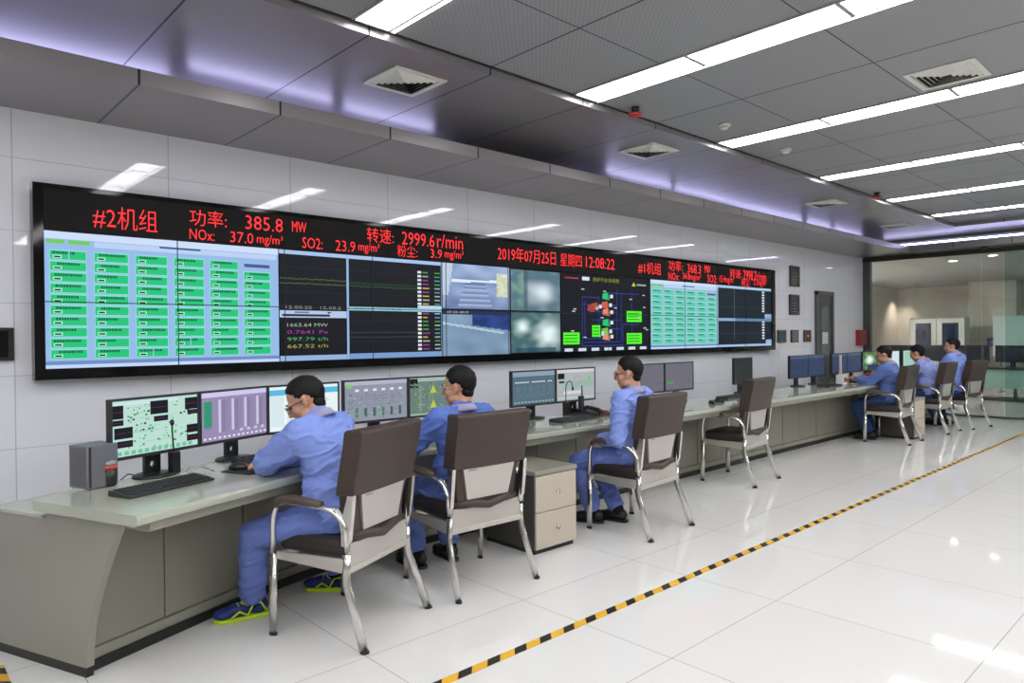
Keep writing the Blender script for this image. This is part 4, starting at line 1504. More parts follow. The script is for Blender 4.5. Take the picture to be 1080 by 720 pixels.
for yy in (-0.6, 0.6):
    MB().tube([(0.015, yy, 0.83), (0.015, yy, 0.03)], 0.018, 10).build('leg', M_grey, t)
    MB().span((-0.25, yy-0.02, 0), (0.28, yy+0.02, 0.03)).build('foot', M_grey, t)
M_spot = emit('downlight lens', (1.0, 0.93, 0.82), 10)
for (px, py, lab) in [(1005, 274.5, 'round downlight behind the glass, left of two'), (1047, 268.5, 'round downlight behind the glass, right of two')]:
    p = at_z(px, py, 2.95)
    t = thing('downlight', lab, 'downlight', (p.x, p.y, 2.95))
    MB().lathe([(0.10, -0.001), (0.10, -0.012), (0.08, -0.014)], 24).build('trim_ring', M_white, t, smooth=True)
    MB().lathe([(0.075, -0.0145), (0.07, -0.02), (0.01, -0.021)], 24).build('lens', M_spot, t, smooth=True)
for i, (x, y) in enumerate([(16.0, 7.5), (17.8, 8.1), (19.6, 8.2), (16.0, -2.5), (20.0, -3.0), (23.5, -3.0)]):  # added lamps out of view that brighten the room behind the glass
    t = thing('added_fill_panel', 'added unseen fill panel behind the glass, ' + ['first along the deep left wall', 'second along the deep left wall', 'third along the deep left wall', 'before the teal desk on the open side', 'behind the teal desk on the open side', 'before the far wall on the open side'][i], 'ceiling light', (x, y, 2.95))
    MB().span((-0.61, -0.31, -0.014), (0.61, 0.31, -0.001)).build('frame', M_trim, t)
    MB().span((-0.59, -0.29, -0.018), (0.59, 0.29, -0.0145)).build('diffuser', emit('added fill panel glow', (1, 0.98, 0.94), 66), t)
wl = at_y(941, 300, WALL_Y+3.4)
t = thing('wall_washer', 'warm spotlight washing the wall behind the glass beside the post', 'spotlight', (wl.x, WALL_Y+2.75, 2.95))
MB().lathe([(0.06, -0.001), (0.06, -0.08), (0.05, -0.085)], 18).build('can', M_white, t, smooth=True)
ld = bpy.data.lights.new('spot', 'SPOT')
ld.energy = 130
ld.color = (1, 0.84, 0.68)
ld.spot_size = math.radians(85)
ld.spot_blend = 1.0
lo = bpy.data.objects.new('lamp', ld)
COL.objects.link(lo)
lo.parent = t
lo.location = (0, 0, -0.09)
lo.rotation_euler = (math.radians(22), 0, 0)

p = at_z(897, 404, 0.75)
t = thing('note_sheet', 'white paper sheet under the hands of the writing worker', 'paper', (10.12, 3.80, 0.7505), 0.2)
MB().span((-0.10, -0.14, 0), (0.10, 0.14, 0.0025)).build('sheet', M_white, t)
d = Decal(lambda u, v, e: Vector((u, v, 0.0026+e)))
for k in range(9):
    d.rect(-0.08, 0.10-k*0.024, -0.08+0.10+0.05*rng.random(), 0.104-k*0.024, srgb(110, 112, 120), 1)
d.build('handwriting', pmat, t)


def cable(pts, label, m, r=0.003):
    w = [at_z(px, py, 0.7535) for px, py in pts]
    o = w[0].copy()
    t = thing('cable', label, 'cable', (o.x, o.y, 0.7505), 0, 'cables on the console')
    sm = []
    for i in range(len(w)-1):
        a = w[max(0, i-1)]
        b, c = w[i], w[i+1]
        d = w[min(len(w)-1, i+2)]
        for k in range(6):
            u = k/6
            q = 0.5*((2*b)+(c-a)*u+(2*a-5*b+4*c-d)*u*u+(3*b-a-3*c+d)*u**3)
            sm.append((q.x-o.x, q.y-o.y, 0.0032))
    MB().tube(sm, r, 8).build('wire', m, t, smooth=True)


cable([(226, 496), (214, 492), (204, 493), (196, 496), (206, 498), (220, 500)], 'pale cable loop on the worktop between the first keyboard and the dark mouse pad', mat('pale cable', srgb(190, 196, 196), 0.5), 0.0025)
cable([(146, 502), (136, 500), (131, 503), (127, 506)], 'dark cable on the worktop between the cup and the first monitor foot', M_black)
cable([(790, 408), (780, 414), (772, 418)], 'pale cable lying under the switched-off monitor', mat('pale cable', srgb(190, 196, 196), 0.5), 0.004)
# ------------------------------------------------------------------ chairs
def rbox(c, s, r, n=4):
    """soft-edged block for cushions: returns MB via bmesh bevel"""
    bm = bmesh.new()
    bmesh.ops.create_cube(bm, size=1.0)
    for v in bm.verts:
        v.co = Vector((v.co.x*s[0]+c[0], v.co.y*s[1]+c[1], v.co.z*s[2]+c[2]))
    bmesh.ops.bevel(bm, geom=list(bm.edges), offset=r, segments=n, profile=0.5, affect='EDGES')
    mb = MB()
    mb.add([v.co.copy() for v in bm.verts], [tuple(v.index for v in f.verts) for f in bm.faces])
    bm.free()
    return mb


M_pad = mat('brown leather pad', srgb(82, 70, 64), 0.4, bump=0.2, bscale=160, var=0.1)
M_seat = mat('dark leather seat', srgb(48, 42, 40), 0.38, bump=0.2, bscale=160, var=0.1)


def arc(p0, p1, p2, n=6):
    p0, p1, p2 = Vector(p0), Vector(p1), Vector(p2)
    return [(1-t)*(1-t)*p0+2*t*(1-t)*p1+t*t*p2 for t in [k/n for k in range(n+1)]]


def back_y(z):
    return -0.150-(z-0.42)*0.125


def make_chair():
    t = thing('office_chair', 'x', 'chair', (0, 0, 0), 0, 'brown leather chairs with steel frames along the console')
    # seat cushion, a little higher at the front
    b = rbox((0, 0.062, 0.445), (0.485, 0.405, 0.095), 0.035)
    for v in b.v:
        v.z += 0.02*(v.y-0.03)+0.012*math.cos(v.x*6)
    b.build('seat', M_seat, t, smooth=True)
    # backrest: slim leather slab below, thick boxy leather shell above
    def slab(zs, w0, w1, front, th, topr):
        mb = MB()
        nx = 10
        fr, re = [], []
        for i, z in enumerate(zs):
            tt = (z-zs[0])/(zs[-1]-zs[0])
            w = w0+(w1-w0)*tt
            yf = back_y(z)+front+0.018*math.sin(min(1, (z-0.43)/0.615*1.2)*math.pi)
            tk = th
            if topr and i == len(zs)-1:
                yf -= 0.012
                tk -= 0.022
            for k in range(nx+1):
                u = -1+2*k/nx
                fr.append((w*u, yf+0.016*u*u, z))
                re.append((w*u, yf-tk+0.008*u*u, z))
        m = nx+1
        o = len(fr)
        fs = []
        for i in range(len(zs)-1):
            for k in range(nx):
                a = i*m+k
                fs.append((a, a+1, a+m+1, a+m))
                fs.append((o+a+1, o+a, o+a+m, o+a+m+1))
            fs.append((i*m, (i+1)*m, o+(i+1)*m, o+i*m))
            fs.append((i*m+nx, o+i*m+nx, o+(i+1)*m+nx, (i+1)*m+nx))
        L = (len(zs)-1)*m
        for k in range(nx):
            fs.append((k+1, k, o+k, o+k+1))
            fs.append((L+k, L+k+1, o+L+k+1, o+L+k))
        return mb.add(fr+re, fs)
    up = slab([0.705, 0.75, 0.81, 0.87, 0.93, 0.98, 1.003, 1.018], 0.262, 0.270, 0.052, 0.100, True)
    bk = up.build('backrest', M_leather, t, bevel=0.016, seg=3)
    lo = slab([0.47, 0.52, 0.58, 0.64, 0.70, 0.735], 0.205, 0.240, 0.050, 0.072, False)
    lo.build('lower_back', M_leather, bk, bevel=0.010)
    yb = lambda z: back_y(z)+0.050+0.018*math.sin(min(1, (z-0.43)/0.615*1.2)*math.pi)-0.072
    p = MB()
    z0, z1 = 0.525, 0.712
    vs = [(-0.150, yb(z0)-0.006, z0), (0.150, yb(z0)-0.006, z0), (0.190, yb(z1)-0.008, z1), (-0.190, yb(z1)-0.008, z1), (-0.150, yb(z0)+0.03, z0), (0.150, yb(z0)+0.03, z0), (0.190, yb(z1)+0.03, z1), (-0.190, yb(z1)+0.03, z1)]
    p.add(vs, [(0, 1, 2, 3), (7, 6, 5, 4), (0, 4, 5, 1), (1, 5, 6, 2), (2, 6, 7, 3), (3, 7, 4, 0)])
    pl_ = p.build('back_plate', M_satin, t)
    g = MB()
    for k in range(5):
        x = -0.15+k*0.011
        zz = 0.690
        g.add([(x, yb(zz)-0.0095, zz), (x+0.007, yb(zz)-0.0095, zz), (x+0.007, yb(zz+0.006)-0.0095, zz+0.006), (x, yb(zz+0.006)-0.0095, zz+0.006)], [(0, 1, 2, 3)])
    g.build('stamped_mark', M_black, pl_)
    lip = MB()
    ly = yb(0.5)
    lip.tube([(-0.225, ly+0.03, 0.500), (-0.13, ly-0.002, 0.503), (0, ly-0.012, 0.480), (0.13, ly-0.002, 0.503), (0.225, ly+0.03, 0.500)], 0.024, 10)
    lip.build('lower_lip', M_leather, bk, smooth=True)
    # steel seat frame: side rails, rear apron
    for sx in (-1, 1):
        MB().add([(sx*0.268-0.008, -0.16, 0.345), (sx*0.268+0.008, -0.16, 0.345), (sx*0.268+0.008, 0.245, 0.372), (sx*0.268-0.008, 0.245, 0.372), (sx*0.268-0.008, -0.16, 0.415), (sx*0.268+0.008, -0.16, 0.415), (sx*0.268+0.008, 0.245, 0.410), (sx*0.268-0.008, 0.245, 0.410)],
                 [(3, 2, 1, 0), (4, 5, 6, 7), (0, 1, 5, 4), (1, 2, 6, 5), (2, 3, 7, 6), (3, 0, 4, 7)]).build('side_rail', M_satin, t, bevel=0.004)
    a = MB()
    a.add([(-0.265, -0.172, 0.345), (0.265, -0.172, 0.345), (0.25, -0.166, 0.478), (-0.25, -0.166, 0.478), (-0.265, -0.152, 0.345), (0.265, -0.152, 0.345), (0.25, -0.146, 0.478), (-0.25, -0.146, 0.478)], [(0, 1, 2, 3), (7, 6, 5, 4), (0, 4, 5, 1), (1, 5, 6, 2), (2, 6, 7, 3), (3, 7, 4, 0)])
    ap = a.build('rear_apron', M_satin, t, bevel=0.003)
    MB().span((-0.26, -0.182, 0.345), (0.26, -0.170, 0.372)).build('apron_rail', M_satin, ap, bevel=0.003)
    MB().span((-0.26, 0.235, 0.365), (0.26, 0.255, 0.400)).build('front_rail', M_satin, t, bevel=0.003)
    for sx in (-1, 1):
        # rear leg: flattened tube splaying backwards
        path = [(sx*0.262, -0.160, 0.435), (sx*0.264, -0.160, 0.36)]+arc((sx*0.266, -0.160, 0.34), (sx*0.268, -0.162, 0.30), (sx*0.272, -0.185, 0.25), 4)+[(sx*0.288, -0.272, 0.012)]
        lg = MB().tube(path, 0.019, 14, flat=(0.75, 1.25)).build('leg', M_chrome, t, smooth=True)
        MB().tube([(sx*0.2885, -0.2745, 0.014), (sx*0.289, -0.278, 0.0)], 0.0195, 14, flat=(0.76, 1.26)).build('foot_cap', M_black, lg, smooth=True)
        # front leg rising to the arm
        lg = MB().tube([(sx*0.284, 0.262, 0.012), (sx*0.282, 0.258, 0.40)], 0.018, 14, flat=(0.8, 1.25)).build('leg', M_chrome, t, smooth=True)
        MB().tube([(sx*0.284, 0.262, 0.014), (sx*0.284, 0.262, 0.0)], 0.0184, 14, flat=(0.81, 1.26)).build('foot_cap', M_black, lg, smooth=True)
        path = [(sx*0.282, 0.258, 0.40), (sx*0.280, 0.255, 0.55)]+arc((sx*0.280, 0.253, 0.57), (sx*0.280, 0.245, 0.655), (sx*0.280, 0.17, 0.660), 6)+[(sx*0.280, -0.02, 0.650)]+arc((sx*0.280, -0.05, 0.648), (sx*0.276, -0.13, 0.640), (sx*0.270, -0.165, 0.56), 5)+[(sx*0.262, -0.168, 0.45)]
        ar = MB().tube(path, 0.0155, 12, flat=(1.2, 0.85)).build('armrest', M_chrome, t, smooth=True)
        pp = [(sx*0.281, 0.235, 0.632)]+arc((sx*0.281, 0.228, 0.645), (sx*0.281, 0.215, 0.672), (sx*0.281, 0.15, 0.672), 4)+[(sx*0.281, 0.05, 0.668), (sx*0.281, -0.035, 0.662)]
        MB().tube(pp, [0.018]+[0.024]*(len(pp)-2)+[0.018], 14, flat=(1.15, 0.95)).build('arm_pad', M_pad, ar, smooth=True)
        # polished wedge bracket between arm and back
        br = MB()
        poly = [(-0.085, 0.655), (-0.125, 0.650), (-0.150, 0.62), (-0.178, 0.715), (-0.215, 0.715), (-0.205, 0.62), (-0.190, 0.50), (-0.165, 0.47), (-0.140, 0.475), (-0.140, 0.54), (-0.125, 0.595)]
        br.prism(poly, sx*0.252 if sx > 0 else -0.276, sx*0.276 if sx > 0 else -0.252)
        br.build('back_bracket', M_chrome, ar, bevel=0.003)
    return t


chair0 = make_chair()
CH = [  # rear-left foot, rear-right foot on the floor
    (1.82, 3.185, 24.0, 'brown leather chair nearest the camera, under the bent-forward first worker'),
    (2.655, 3.255, -2.0, 'brown leather chair of the second worker, beside the drawer pedestal'),
    (4.29, 3.225, 4.0, 'brown leather chair of the third worker, right of the drawer pedestal'),
    (6.40, 3.575, 5.0, 'empty brown leather chair pushed under the console'),
    (10.08, 3.40, 3.0, 'brown leather chair of the worker holding a pen, seen from the side'),
    (11.52, 3.34, 0.0, 'brown leather chair of the farthest but one worker'),
    (12.40, 3.19, -9.0, 'brown leather chair farthest from the camera'),
]
chairs = []
for i, (x, y, a, lab) in enumerate(CH):
    if i == 0:
        c = chair0
        c.location = (x, y, 0)
        c.rotation_euler = (0, 0, math.radians(a))
        c['label'] = lab
    else:
        c = copy_thing(chair0, (x, y, 0), math.radians(a), lab)
    chairs.append(c)

# ------------------------------------------------------------------ people
def remesh(mb, name, m, parent, voxel, smooth=3, wrinkle=None, sfac=0.5):
    me = mb.mesh(name, m)
    o = bpy.data.objects.new(name, me)
    COL.objects.link(o)
    r = o.modifiers.new('r', 'REMESH')
    r.mode = 'VOXEL'
    r.voxel_size = voxel
    if smooth:
        s = o.modifiers.new('s', 'SMOOTH')
        s.factor = sfac
        s.iterations = smooth
    bpy.context.view_layer.update()
    dg = bpy.context.evaluated_depsgraph_get()
    me2 = bpy.data.meshes.new_from_object(o.evaluated_get(dg))
    bpy.data.objects.remove(o)
    bpy.data.meshes.remove(me)
    me2.name = name
    if wrinkle:
        vs = me2.vertices
        nr = [v.normal.copy() for v in vs]
        for v, n in zip(vs, nr):
            v.co += n*wrinkle(v.co)
    me2.polygons.foreach_set('use_smooth', [True]*len(me2.polygons))
    me2.materials.clear()
    me2.materials.append(m)
    o = bpy.data.objects.new(name, me2)
    COL.objects.link(o)
    o.parent = parent
    return o


def folds(seed, amp, f=(5.5, 5.5, 15)):
    def g(p):
        q = Vector((p.x*f[0]+p.z*3.5+seed*3.1, p.y*f[1]+seed, p.z*f[2]-p.x*3.0+p.y*4.0))
        w = Vector((noise.noise(q*0.7), noise.noise(q*0.7+Vector((9, 2, 4))), 0))*0.6
        a = abs(noise.noise(q+w))
        b = noise.noise(q*0.45+Vector((5, 1, 2)))
        c = abs(noise.noise(q*1.9+w+Vector((2, 7, 1))))
        return amp*(1.0*max(0, 1-a*4)**1.5+0.3*max(0, 1-c*4)+0.5*b-0.25)
    return g


def fabric(name, col):
    m = mat(name, col, 0.85, spec=0.2, bump=0.35, bscale=55, var=0.10, vscale=9)
    return m


M_skin = mat('skin', srgb(205, 152, 124), 0.5, bump=0.05, bscale=120, var=0.06, vscale=20)
M_hair = mat('black hair', (0.006, 0.0055, 0.0055), 0.6, spec=0.25, bump=0.6, bscale=260, var=0.3)
M_shirt = fabric('blue work shirt', srgb(134, 154, 224))
M_trous = fabric('blue work trousers', srgb(108, 126, 194))
M_jean = fabric('dark blue trousers', srgb(56, 78, 120))
M_collar = fabric('lilac grey collar', srgb(160, 156, 188))
M_sock = fabric('dark sock', srgb(26, 28, 34))
M_shoe_blue = mat('navy trainer', srgb(26, 46, 112), 0.55, bump=0.2, bscale=200, var=0.1)
M_neon = mat('neon yellow rubber', srgb(196, 226, 40), 0.45)
M_shoe_blk = mat('black shoe', (0.012, 0.012, 0.014), 0.35, var=0.2)
M_sole = mat('pale sole', srgb(120, 118, 112), 0.6)
M_spec = mat('spectacle frame', (0.02, 0.02, 0.02), 0.25)
M_spec2 = mat('pale spectacle frame', (0.75, 0.74, 0.72), 0.25)
M_eye = mat('eye', (0.02, 0.015, 0.012), 0.1)


def ik(a, c, l1, l2, pole):
    a, c = Vector(a), Vector(c)
    d = c-a
    L = min(d.length, (l1+l2)*0.998)
    dn = d.normalized()
    c = a+dn*L
    x = (l1*l1-l2*l2+L*L)/(2*L)
    h = math.sqrt(max(0, l1*l1-x*x))
    p = Vector(pole)
    p = (p-dn*p.dot(dn)).normalized()
    return a+dn*x+p*h, c


def hand(mb, wrist, d, nrm, side, curl=0.5, spread=0.10, size=1.0):
    """wrist point, finger direction d, back-of-hand normal nrm; side=+1 thumb towards d x nrm"""
    d = Vector(d).normalized()
    n = Vector(nrm)
    n = (n-d*n.dot(d)).normalized()
    s = d.cross(n)*side
    w = Vector(wrist)
    S = size
    kn = []
    for i, (o, l) in enumerate(((0.030, 0.086), (0.010, 0.090), (-0.011, 0.088), (-0.031, 0.080))):
        k = w+d*l*S+s*o*S+n*0.004*S
        mb.cap(w+d*0.012*S+s*o*0.55*S, k, 0.0145*S, 0.0105*S, 10)
        kn.append((k, o))
    for (k, o), L in zip(kn, (0.072, 0.080, 0.075, 0.058)):
        dd = (d+s*o*spread*30*0.1).normalized()
        p = k
        ang = 0
        for seg, r0, r1 in ((0.45, 0.0095, 0.0088), (0.31, 0.0088, 0.0080), (0.24, 0.0080, 0.0068)):
            ang += curl*(0.55 if seg > 0.4 else 0.75)
            q = p+(dd*math.cos(ang)-n*math.sin(ang))*L*seg*S
            mb.cap(p, q, r0*S, r1*S, 10)
            p = q
    b = w+d*0.022*S+s*0.026*S-n*0.006*S
    t1 = b+(d*0.62+s*0.72-n*0.25).normalized()*0.042*S
    t2 = t1+(d*0.92+s*0.22-n*0.35*curl).normalized()*0.032*S
    t3 = t2+(d*0.95-s*0.05-n*0.55*curl).normalized()*0.024*S
    mb.cap(b, t1, 0.014*S, 0.0115*S, 10)
    mb.cap(t1, t2, 0.0112*S, 0.0098*S, 10)
    mb.cap(t2, t3, 0.0098*S, 0.0080*S, 10)


def person(label, loc, rz, P, shirt, trousers, shoe='black', glasses=None, voxel=0.0065, seed=1, hair_len=1.0, group=None, collar=True):
    """P: pose in local coordinates, origin on the floor under the seat, facing +y"""
    t = thing('person', label, 'person', loc, rz, group)
    V = lambda k: Vector(P[k])
    pel, chest, neck, head = V('pel'), V('chest'), V('neck'), V('head')
    hy, hp, hr = [math.radians(a) for a in P.get('head_rot', (0, 0, 0))]
    HR = (Matrix.Rotation(hy, 3, 'Z') @ Matrix.Rotation(hp, 3, 'X') @ Matrix.Rotation(hr, 3, 'Y'))
    ty = math.radians(P.get('torso_yaw', 0))
    spine = (neck-pel).normalized()
    side = Vector((math.cos(ty), math.sin(ty), 0))
    fwd = side.cross(spine).normalized()*-1
    fwd = spine.cross(side).normalized()
    TR = Matrix((side, fwd, spine)).transposed()
    sh = {}
    for s, k in ((-1, 'L'), (1, 'R')):
        sh[k] = neck-spine*0.055+side*s*0.185-fwd*0.0+Vector(P.get('sh'+k, (0, 0, 0)))
    el, wr, kn, an = {}, {}, {}, {}
    for s, k in ((-1, 'L'), (1, 'R')):
        el[k], wr[k] = ik(sh[k], V('wr'+k), 0.29, 0.255, P.get('pole'+k, (s*0.6, -0.5, -0.6)))
        hip = pel+side*s*0.09
        kn[k], an[k] = ik(hip, V('an'+k), 0.43, 0.40, P.get('kpole'+k, (s*0.1, 0.6, 1)))
    H = lambda x, y, z: head+HR @ Vector((x, y, z))
    # ---- body, one surface: head, neck, trunk, arms with hands, legs
    b = MB()
    b.ell(H(0, -0.012, 0.032), (0.074, 0.094, 0.086), None, 24, 16, HR)
    b.ell(H(0, 0.030, -0.028), (0.060, 0.062, 0.084), None, 24, 16, HR)
    b.ell(H(0, 0.050, -0.088), (0.036, 0.034, 0.026), None, 16, 10, HR)
    for s in (-1, 1):
        b.ell(H(s*0.036, 0.050, -0.030), (0.026, 0.030, 0.030), None, 12, 8, HR)
        b.ell(H(s*0.030, 0.080, 0.018), (0.024, 0.014, 0.009), None, 12, 8, HR)
        b.ell(H(s*0.052, 0.020, -0.070), (0.020, 0.036, 0.026), None, 12, 8, HR)
        # ear: rim and lobe
        b.ell(H(s*0.077, -0.004, -0.004), (0.009, 0.019, 0.030), None, 12, 8, HR @ Matrix.Rotation(s*0.35, 3, 'Z'))
        b.ell(H(s*0.075, 0.002, -0.030), (0.007, 0.010, 0.012), None, 10, 8, HR)
    b.cap(H(0, 0.086, 0.010), H(0, 0.104, -0.030), 0.008, 0.0115, 12)
    b.ell(H(0, 0.096, -0.034), (0.017, 0.010, 0.008), None, 12, 8, HR)
    b.ell(H(0, 0.084, -0.060), (0.024, 0.010, 0.006), None, 12, 8, HR)
    b.ell(H(0, 0.082, -0.070), (0.021, 0.010, 0.007), None, 12, 8, HR)
    b.cap(H(0, -0.022, -0.045), neck-spine*0.04, 0.056, 0.056, 18)
    b.cap(neck-spine*0.07, chest, 0.060, 0.110, 18)
    b.cap(chest, pel+spine*0.05, 0.110, 0.105, 18)
    b.ell(pel, (0.15, 0.115, 0.10), None, 18, 12, TR)
    for s, k in ((-1, 'L'), (1, 'R')):
        b.cap(neck-spine*0.06, sh[k], 0.06, 0.052, 14)
        b.cap(sh[k], el[k], 0.046, 0.038, 14)
        b.cap(el[k], wr[k], 0.038, 0.026, 14)
        hd = P.get('hd'+k)
        hd = Vector(hd) if hd else (wr[k]-el[k])
        b.cap(wr[k]-(wr[k]-el[k]).normalized()*0.01, wr[k]+hd.normalized()*0.02, 0.026, 0.022, 12)
        hand(b, wr[k], hd, P.get('hn'+k, (0, 0, 1)), -s if P.get('thumb'+k) is None else P['thumb'+k], P.get('curl'+k, 0.45))
        hip = pel+side*s*0.085
        b.cap(hip, kn[k], 0.078, 0.054, 14)
        b.cap(kn[k], an[k], 0.052, 0.036, 14)
        fd = Vector(P['foot'+k]).normalized()
        b.cap(an[k]+Vector((0, 0, -0.02)), an[k]+fd*0.15+Vector((0, 0, -0.055)), 0.034, 0.024, 12)
    remesh(b, 'body', M_skin, t, voxel*0.8, 3)
    # ---- shirt
    s_ = MB()
    ws = P.get('waist', 0)
    s_.ell(pel+spine*0.02-fwd*0.005, (0.188, 0.150, 0.10), None, 20, 12, TR)
    s_.cap(pel+spine*0.09, chest-fwd*0.004, 0.156+ws, 0.156, 20)
    s_.ell(chest+spine*0.02-fwd*0.006, (0.186, 0.138, 0.155), None, 20, 14, TR)
    s_.ell(pel+spine*0.14, (0.192, 0.150, 0.14), None, 20, 12, TR)
    s_.ell(neck-spine*0.10-fwd*0.025, (0.175, 0.105, 0.085), None, 20, 12, TR)
    s_.cap(neck-spine*0.05, neck-spine*0.012, 0.082, 0.074, 18)
    for s, k in ((-1, 'L'), (1, 'R')):
        s_.cap(neck-spine*0.035-fwd*0.012+side*s*0.03, sh[k]+spine*0.008, 0.058, 0.064, 16)
        s_.cap(sh[k], el[k], 0.074, 0.063, 18)
        s_.cap(chest+side*s*0.09+spine*0.06, sh[k]-spine*0.02, 0.10, 0.074, 16)
        fa = wr[k]-el[k]
        s_.cap(el[k], el[k]+fa*0.86, 0.063, 0.045, 18)
        s_.cap(el[k]+fa*0.80, el[k]+fa*0.93, 0.043, 0.042, 18)
    remesh(s_, 'shirt', shirt, t, voxel, 4, folds(seed, 0.0105))
    # ---- collar
    if collar:
        c = MB()
        nd = (head-neck).normalized()
        ax = (spine*0.6+nd*0.4).normalized()
        sx = side
        fy = ax.cross(sx)
        vs, fs = [], []
        n = 26
        cen = neck+spine*0.002
        for j, (r, hh) in enumerate(((0.064, 0.026), (0.074, 0.022), (0.088, -0.006), (0.092, -0.020), (0.070, -0.014), (0.060, 0.010))):
            for k in range(n):
                a = 2*math.pi*k/n
                dip = -0.028*max(0, math.sin(a))**2
                vs.append(cen+sx*r*math.cos(a)*1.02+fy*(r*math.sin(a)*0.98-0.006)+ax*(hh+dip))
        for j in range(6):
            j2 = (j+1) % 6
            for k in range(n):
                k2 = (k+1) % n
                fs.append((j*n+k, j*n+k2, j2*n+k2, j2*n+k))
        c.add(vs, fs)
        c.build('collar', M_collar, t, smooth=True)
    # ---- trousers
    q = MB()
    q.ell(pel-spine*0.02, (0.180, 0.142, 0.115), None, 20, 12, TR)
    for s, k in ((-1, 'L'), (1, 'R')):
        hip = pel+side*s*0.085
        q.cap(hip, kn[k], 0.098, 0.074, 18)
        sn = an[k]-kn[k]
        q.cap(kn[k], kn[k]+sn*0.5, 0.073, 0.068, 18)
        q.cap(kn[k]+sn*0.5, kn[k]+sn*0.86, 0.068, 0.066, 18)
    remesh(q, 'trousers', trousers, t, voxel, 4, folds(seed+7, 0.0105, (5, 5, 11)))
    # ---- shoes and socks
    for s, k in ((-1, 'L'), (1, 'R')):
        fd = Vector(P['foot'+k])
        fd.z = 0
        fd.normalize()
        rx = Vector((fd.y, -fd.x, 0))
        a = Vector((an[k].x, an[k].y, 0))-fd*0.02
        lift = P.get('lift'+k, 0.0)
        F = lambda x, y, z: a+rx*x+fd*y+Vector((0, 0, z+lift*max(0, 0.15-y)/0.2))
        u = MB()
        u.ell(F(0, -0.01, 0.058), (0.040, 0.052, 0.046), None, 14, 10, Matrix((rx, fd, Vector((0, 0, 1)))).transposed())
        u.ell(F(0, 0.08, 0.050), (0.044, 0.085, 0.036), None, 14, 10, Matrix((rx, fd, Vector((0, 0, 1)))).transposed())
        u.ell(F(0, 0.155, 0.042), (0.045, 0.058, 0.028), None, 14, 10, Matrix((rx, fd, Vector((0, 0, 1)))).transposed())
        u.cap(F(0, 0.0, 0.065), F(0, 0.03, 0.098), 0.040, 0.036, 14)
        sh_o = remesh(u, 'shoe', M_shoe_blue if shoe == 'trainer' else M_shoe_blk, t, 0.006, 3)
        so = MB()
        outl = [(-0.028, -0.062), (-0.038, -0.03), (-0.036, 0.05), (-0.046, 0.13), (-0.036, 0.19), (0, 0.216), (0.036, 0.19), (0.046, 0.13), (0.036, 0.05), (0.038, -0.03), (0.028, -0.062), (0, -0.072)]
        m_ = len(outl)
        vs = [F(x*0.94, y*0.96, 0.001) for x, y in outl]+[F(x*0.97, y*0.98, 0.022) for x, y in outl]
        so.add(vs, [tuple(reversed(range(m_))), tuple(range(m_, 2*m_))]+[(i, (i+1) % m_, m_+(i+1) % m_, m_+i) for i in range(m_)])
        so.build('sole', M_neon if shoe == 'trainer' else M_shoe_blk, sh_o, bevel=0.004)
        if shoe == 'trainer':
            lc = MB()
            for j in range(4):
                y = 0.065+j*0.024
                lc.tube([F(-0.026, y, 0.083-j*0.008), F(0, y+0.006, 0.094-j*0.009), F(0.026, y, 0.083-j*0.008)], 0.004, 6)
            lc.build('laces', M_neon, sh_o, smooth=True)
            st = MB()
            for sg in (-1, 1):
                st.tube([F(sg*0.040, -0.045, 0.035), F(sg*0.042, -0.015, 0.085), F(sg*0.040, 0.02, 0.08), F(sg*0.046, 0.05, 0.03), F(sg*0.048, 0.09, 0.055), F(sg*0.048, 0.13, 0.028)], 0.0055, 8)
            st.build('side_stripe', M_neon, sh_o, smooth=True)
        k_ = MB()
        k_.cap(F(0, 0.012, 0.082), kn[k]+(an[k]-kn[k])*0.82, 0.045, 0.050, 14)
        k_.build('sock', M_sock, t, smooth=True)
    # ---- hair
    hb = MB()
    vs, fs = [], []
    n, m = 40, 28
    rr = random.Random(seed)

    def low(az):
        # lowest elevation of the hair, az=0 at the face, pi at the nape
        a = abs(az)
        pts = [(0, 0.62), (0.55, 0.55), (0.95, 0.30), (1.15, -0.05), (1.42, -0.22), (1.55, -0.02), (1.75, -0.18), (2.0, -0.62), (2.6, -1.0), (math.pi, -1.08)]
        for (a0, e0), (a1, e1) in zip(pts[:-1], pts[1:]):
            if a0 <= a <= a1:
                return e0+(e1-e0)*(a-a0)/(a1-a0)
        return pts[-1][1]
    for i in range(m+1):
        ph = -math.pi/2+math.pi*i/m
        for k in range(n):
            th = 2*math.pi*k/n
            az = math.atan2(math.sin(th-math.pi/2), math.cos(th-math.pi/2))
            e = low(az)
            inside = max(0, min(1, (e-ph)/0.16))
            wob = 0.0035*noise.noise((th*4+seed, ph*6, 0.3))+0.002*noise.noise((th*14, ph*14, seed))
            sc_ = 1.0-0.22*inside+wob*12*hair_len
            r = (0.081*sc_, 0.103*sc_, 0.096*sc_)
            z = 0.034+r[2]*math.sin(ph)
            y = -0.015+r[1]*math.cos(ph)*math.sin(th)
            if z < -0.03 and y < 0:
                y *= 1.06
            vs.append(H(r[0]*math.cos(ph)*math.cos(th), y, z))
    for i in range(m):
        for k in range(n):
            k2 = (k+1) % n
            fs.append((i*n+k, i*n+k2, (i+1)*n+k2, (i+1)*n+k))
    hb.add(vs, fs)
    hb.ell(H(0, -0.050, -0.036), (0.060, 0.038, 0.046), None, 24, 14, HR)
    hb.build('hair', M_hair, t, smooth=True)
